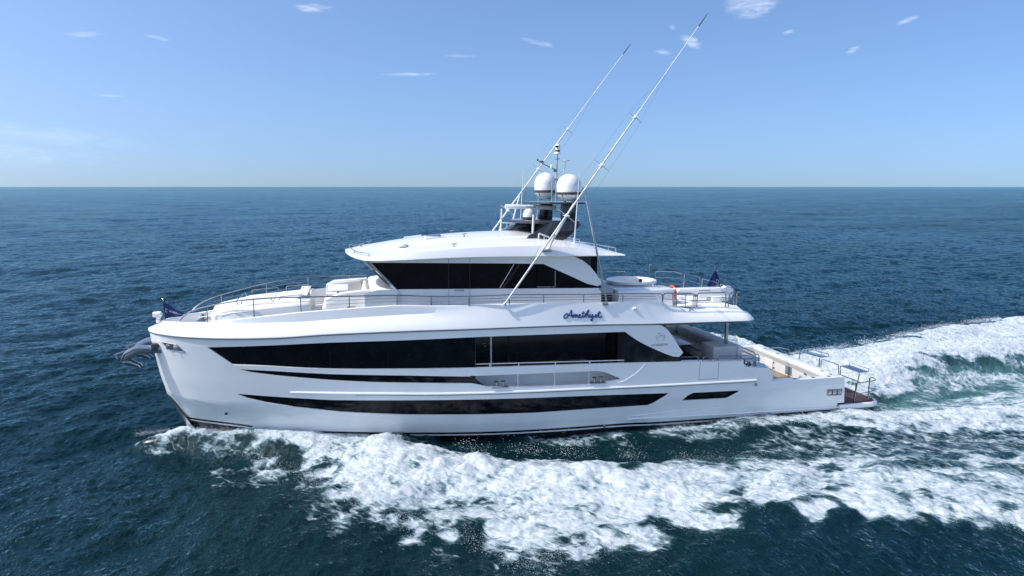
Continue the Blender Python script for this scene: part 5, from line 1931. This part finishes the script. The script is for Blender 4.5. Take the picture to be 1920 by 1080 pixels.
gang((31.400, -0.195, 2.392), (31.400, -1.846, 2.496), .45, [])
gang((32.000, -2.529, 2.194), (32.000, -3.828, 2.203), .55, [((32.000, -2.568, 2.191), (32.000, -2.598, 1.707)), ((32.400, -3.420, 2.015), (32.5, -3.05, .47))])
rail_set('platform_rail', [[(32.000, -2.690, 1.744), (32.400, -3.663, 1.589)]])
prl = MB()
prl.tube([(32.46, -3.15, .47), (32.49, -3.15, 1.42)], .028, 8)
prl.tube([(33.28, -3.10, .47), (33.29, -3.10, 1.60)], .028, 8)
prl.tube(smooth_path([(32.45, -3.15, 1.43), (33.0, -3.14, 1.46), (33.5, -3.14, 1.50), (33.62, -3.1, 1.56), (33.5, -3.04, 1.62), (33.28, -3.06, 1.60)], 5), .026, 8)
prl.tube(smooth_path([(32.6, -3.12, .88), (33.2, -3.15, .93), (33.48, -3.14, .98), (33.55, -3.1, 1.04), (33.28, -3.05, 1.12)], 5), .020, 8)
obj('platform_rail', prl, STEEL, yacht)

# ------------------------------------------------------------------ anchors on their arms, bow light
for s in (-1, 1):
    arm = [(0.761, 4.409), (0.580, 4.441), (0.298, 4.468), (-0.143, 4.513), (-0.326, 4.478), (-0.660, 4.305), (-0.786, 4.086), (-0.848, 3.932), (-0.692, 3.878), (-0.507, 3.935), (-0.377, 4.063), (-0.206, 4.201), (0.318, 4.183), (0.746, 4.182)]
    arm = [(a, b) for a, b in arm]
    am = MB().prism(arm, s * .58, s * .92, bevel=.03)
    root = empty('anchor', (.2, s * .75, 4.35), yacht)
    obj('anchor_arm', am, BRUSH, root)
    ch = [(a - .02, b + .012) for a, b in arm[2:7]]
    obj('arm_groove', MB().tube([(a, s * .93, b - .10) for a, b in arm[2:7]], .03, 6), RUB_M, root)
    gd = MB().tube(fillet([(arm[5][0], s * .62, arm[5][1]), (-1.088, 4.171)[:1] + (s * .62,) + (-1.088, 4.171)[1:], (-0.967, 3.939)[:1] + (s * .75,) + (-0.967, 3.939)[1:]], .05), .022, 8)
    gd.tube(fillet([(arm[5][0], s * .90, arm[5][1]), (-1.088, 4.171)[:1] + (s * .90,) + (-1.088, 4.171)[1:], (-0.967, 3.939)[:1] + (s * .75,) + (-0.967, 3.939)[1:]], .05), .022, 8)
    obj('roller_guard', gd, STEEL, root)
    for d in (-.16, .16):
        fk = MB()
        q = [(-0.791, 3.883), (-0.488, 3.922), (-0.180, 3.734), (-0.097, 3.615), (-0.365, 3.688), (-0.620, 3.771)]
        fk.prism(q, s * .75 + d - .05, s * .75 + d + .05, bevel=.015)
        obj('fluke', fk, STEEL, root)
    obj('hawse_pocket', MB().box((.36, s * .75 - .24, 4.30), (.62, s * .75 + .24, 4.60), .03), RUB_M, root)
sl2 = MB().lathe([(.09, 5.30), (.10, 5.42), (.07, 5.46), (.10, 5.52), (.13, 5.55)], (.47, 0, 0), 16)
sroot = empty('searchlight', (.47, 0, 5.30), yacht)
obj('lamp_post', sl2, WHITE, sroot)
obj('lamp_head', MB().lathe([(.02, -.19), (.11, -.17), (.13, .0), (.12, .14), (.05, .19)], (.45, 0, 5.66), 18, axis='x'), WHITE, sroot)
obj('pennant_socket', MB().lathe([(.07, 5.38), (.06, 5.46), (.03, 5.48)], (.72, 0, 0), 12), STEEL, sroot)

# ------------------------------------------------------------------ flags
def flag(name, label, foot, head, outline_fn, wave, txt, tsize, tw_, torig, tx, ty):
    root = empty(name, foot)
    tag(root, label, 'flag', 'navy flags of the yacht')
    obj('flagstaff', MB().tube([foot, head], .018, 8), STEEL, root)
    obj('finial', MB().lathe([(.01, -.05), (.035, -.02), (.035, .02), (.01, .05)], tuple(Vector(head) + Vector((0, 0, .03))), 10), STEEL, root)
    return root


fb = flag('bow_flag', 'small navy pennant with white lettering flying at the bow', (.72, 0, 5.42), (.70, 0, 6.26), None, 0, '', 0, 0, None, None, None)
cl = MB()
nu, nv = 16, 8
def bowflag(a, b):
    top = Vector((.72 + .80 * a, 0, 6.18 - .52 * a))
    bot = Vector((.72 + .70 * a, 0, 5.46 + .10 * a))
    p = bot.lerp(top, b)
    p.y = .10 * math.sin(a * 6.0 + .6 * b) * a
    return p
vs = [bowflag(i / nu, j / nv) for j in range(nv + 1) for i in range(nu + 1)]
cl.add(vs, [(j * (nu + 1) + i, j * (nu + 1) + i + 1, (j + 1) * (nu + 1) + i + 1, (j + 1) * (nu + 1) + i) for j in range(nv) for i in range(nu)])
obj('flag_cloth', cl, NAVY, fb)


def cloth_text(body_, size, mat, parent, fn, a0, a1, b0, b1, flip=1):
    """lettering laid on a waving cloth"""
    cu_ = bpy.data.curves.new('lettering', 'FONT')
    cu_.body = body_
    cu_.size = 1.0
    tmp = bpy.data.objects.new('lettering_tmp', cu_)
    COL.objects.link(tmp)
    bpy.context.view_layer.update()
    me = bpy.data.meshes.new_from_object(tmp.evaluated_get(bpy.context.evaluated_depsgraph_get()))
    bpy.data.objects.remove(tmp)
    wx = max(v.co.x for v in me.vertices)
    hy = max(v.co.y for v in me.vertices)
    for v in me.vertices:
        a = a0 + (a1 - a0) * v.co.x / wx
        b = b0 + (b1 - b0) * v.co.y / hy
        p = fn(a, b)
        v.co = p + Vector((0, -.012, 0)) - WPOS[parent.name]
    me.materials.clear()
    me.materials.append(mat)
    o = bpy.data.objects.new('lettering', me)
    COL.objects.link(o)
    o.parent = parent
    return o


cloth_text('HORIZON', 1, WLET, fb, bowflag, .24, .90, .42, .60)
ec2 = [bowflag(.12 + .05 * math.cos(t), .52 + .12 * math.sin(t)) + Vector((0, -.012, 0)) for t in np.linspace(.4, 5.6, 12)]
obj('emblem', MB().tube(ec2, .009, 5), WLET, fb)

fa = flag('stern_flag', 'larger navy flag with white lettering drooping from the after deck rail', (26.22, -.1, 5.43), (26.30, -.1, 6.92), None, 0, '', 0, 0, None, None, None)
def sternflag(a, b):
    # b: 1 at the head of the staff, 0 at the lower hem; a across the folds
    w = .06 + .50 * (1 - b) ** .75
    x = 26.30 - w * .95 + a * w * 1.75
    z = 6.80 - (1 - b) * (.98 + .14 * math.sin(a * 7)) - .10 * a * (1 - b)
    y = -.14 + .10 * math.sin(a * 11.0) * (1 - b) ** .6 + .10 * (a - .5)
    return Vector((x, y, z))
cl = MB()
nu, nv = 30, 10
vs = [sternflag(i / nu, j / nv) for j in range(nv + 1) for i in range(nu + 1)]
cl.add(vs, [(j * (nu + 1) + i, j * (nu + 1) + i + 1, (j + 1) * (nu + 1) + i + 1, (j + 1) * (nu + 1) + i) for j in range(nv) for i in range(nu)])
obj('flag_cloth', cl, NAVY, fa, angle=80)
cloth_text('HORI', 1, WLET, fa, sternflag, .42, .86, .10, .26)
ec3 = [sternflag(.80 + .09 * math.cos(t), .42 + .13 * math.sin(t)) + Vector((0, -.014, 0)) for t in np.linspace(.2, 5.6, 14)]
obj('emblem', MB().tube(ec3, .014, 5), WLET, fa)
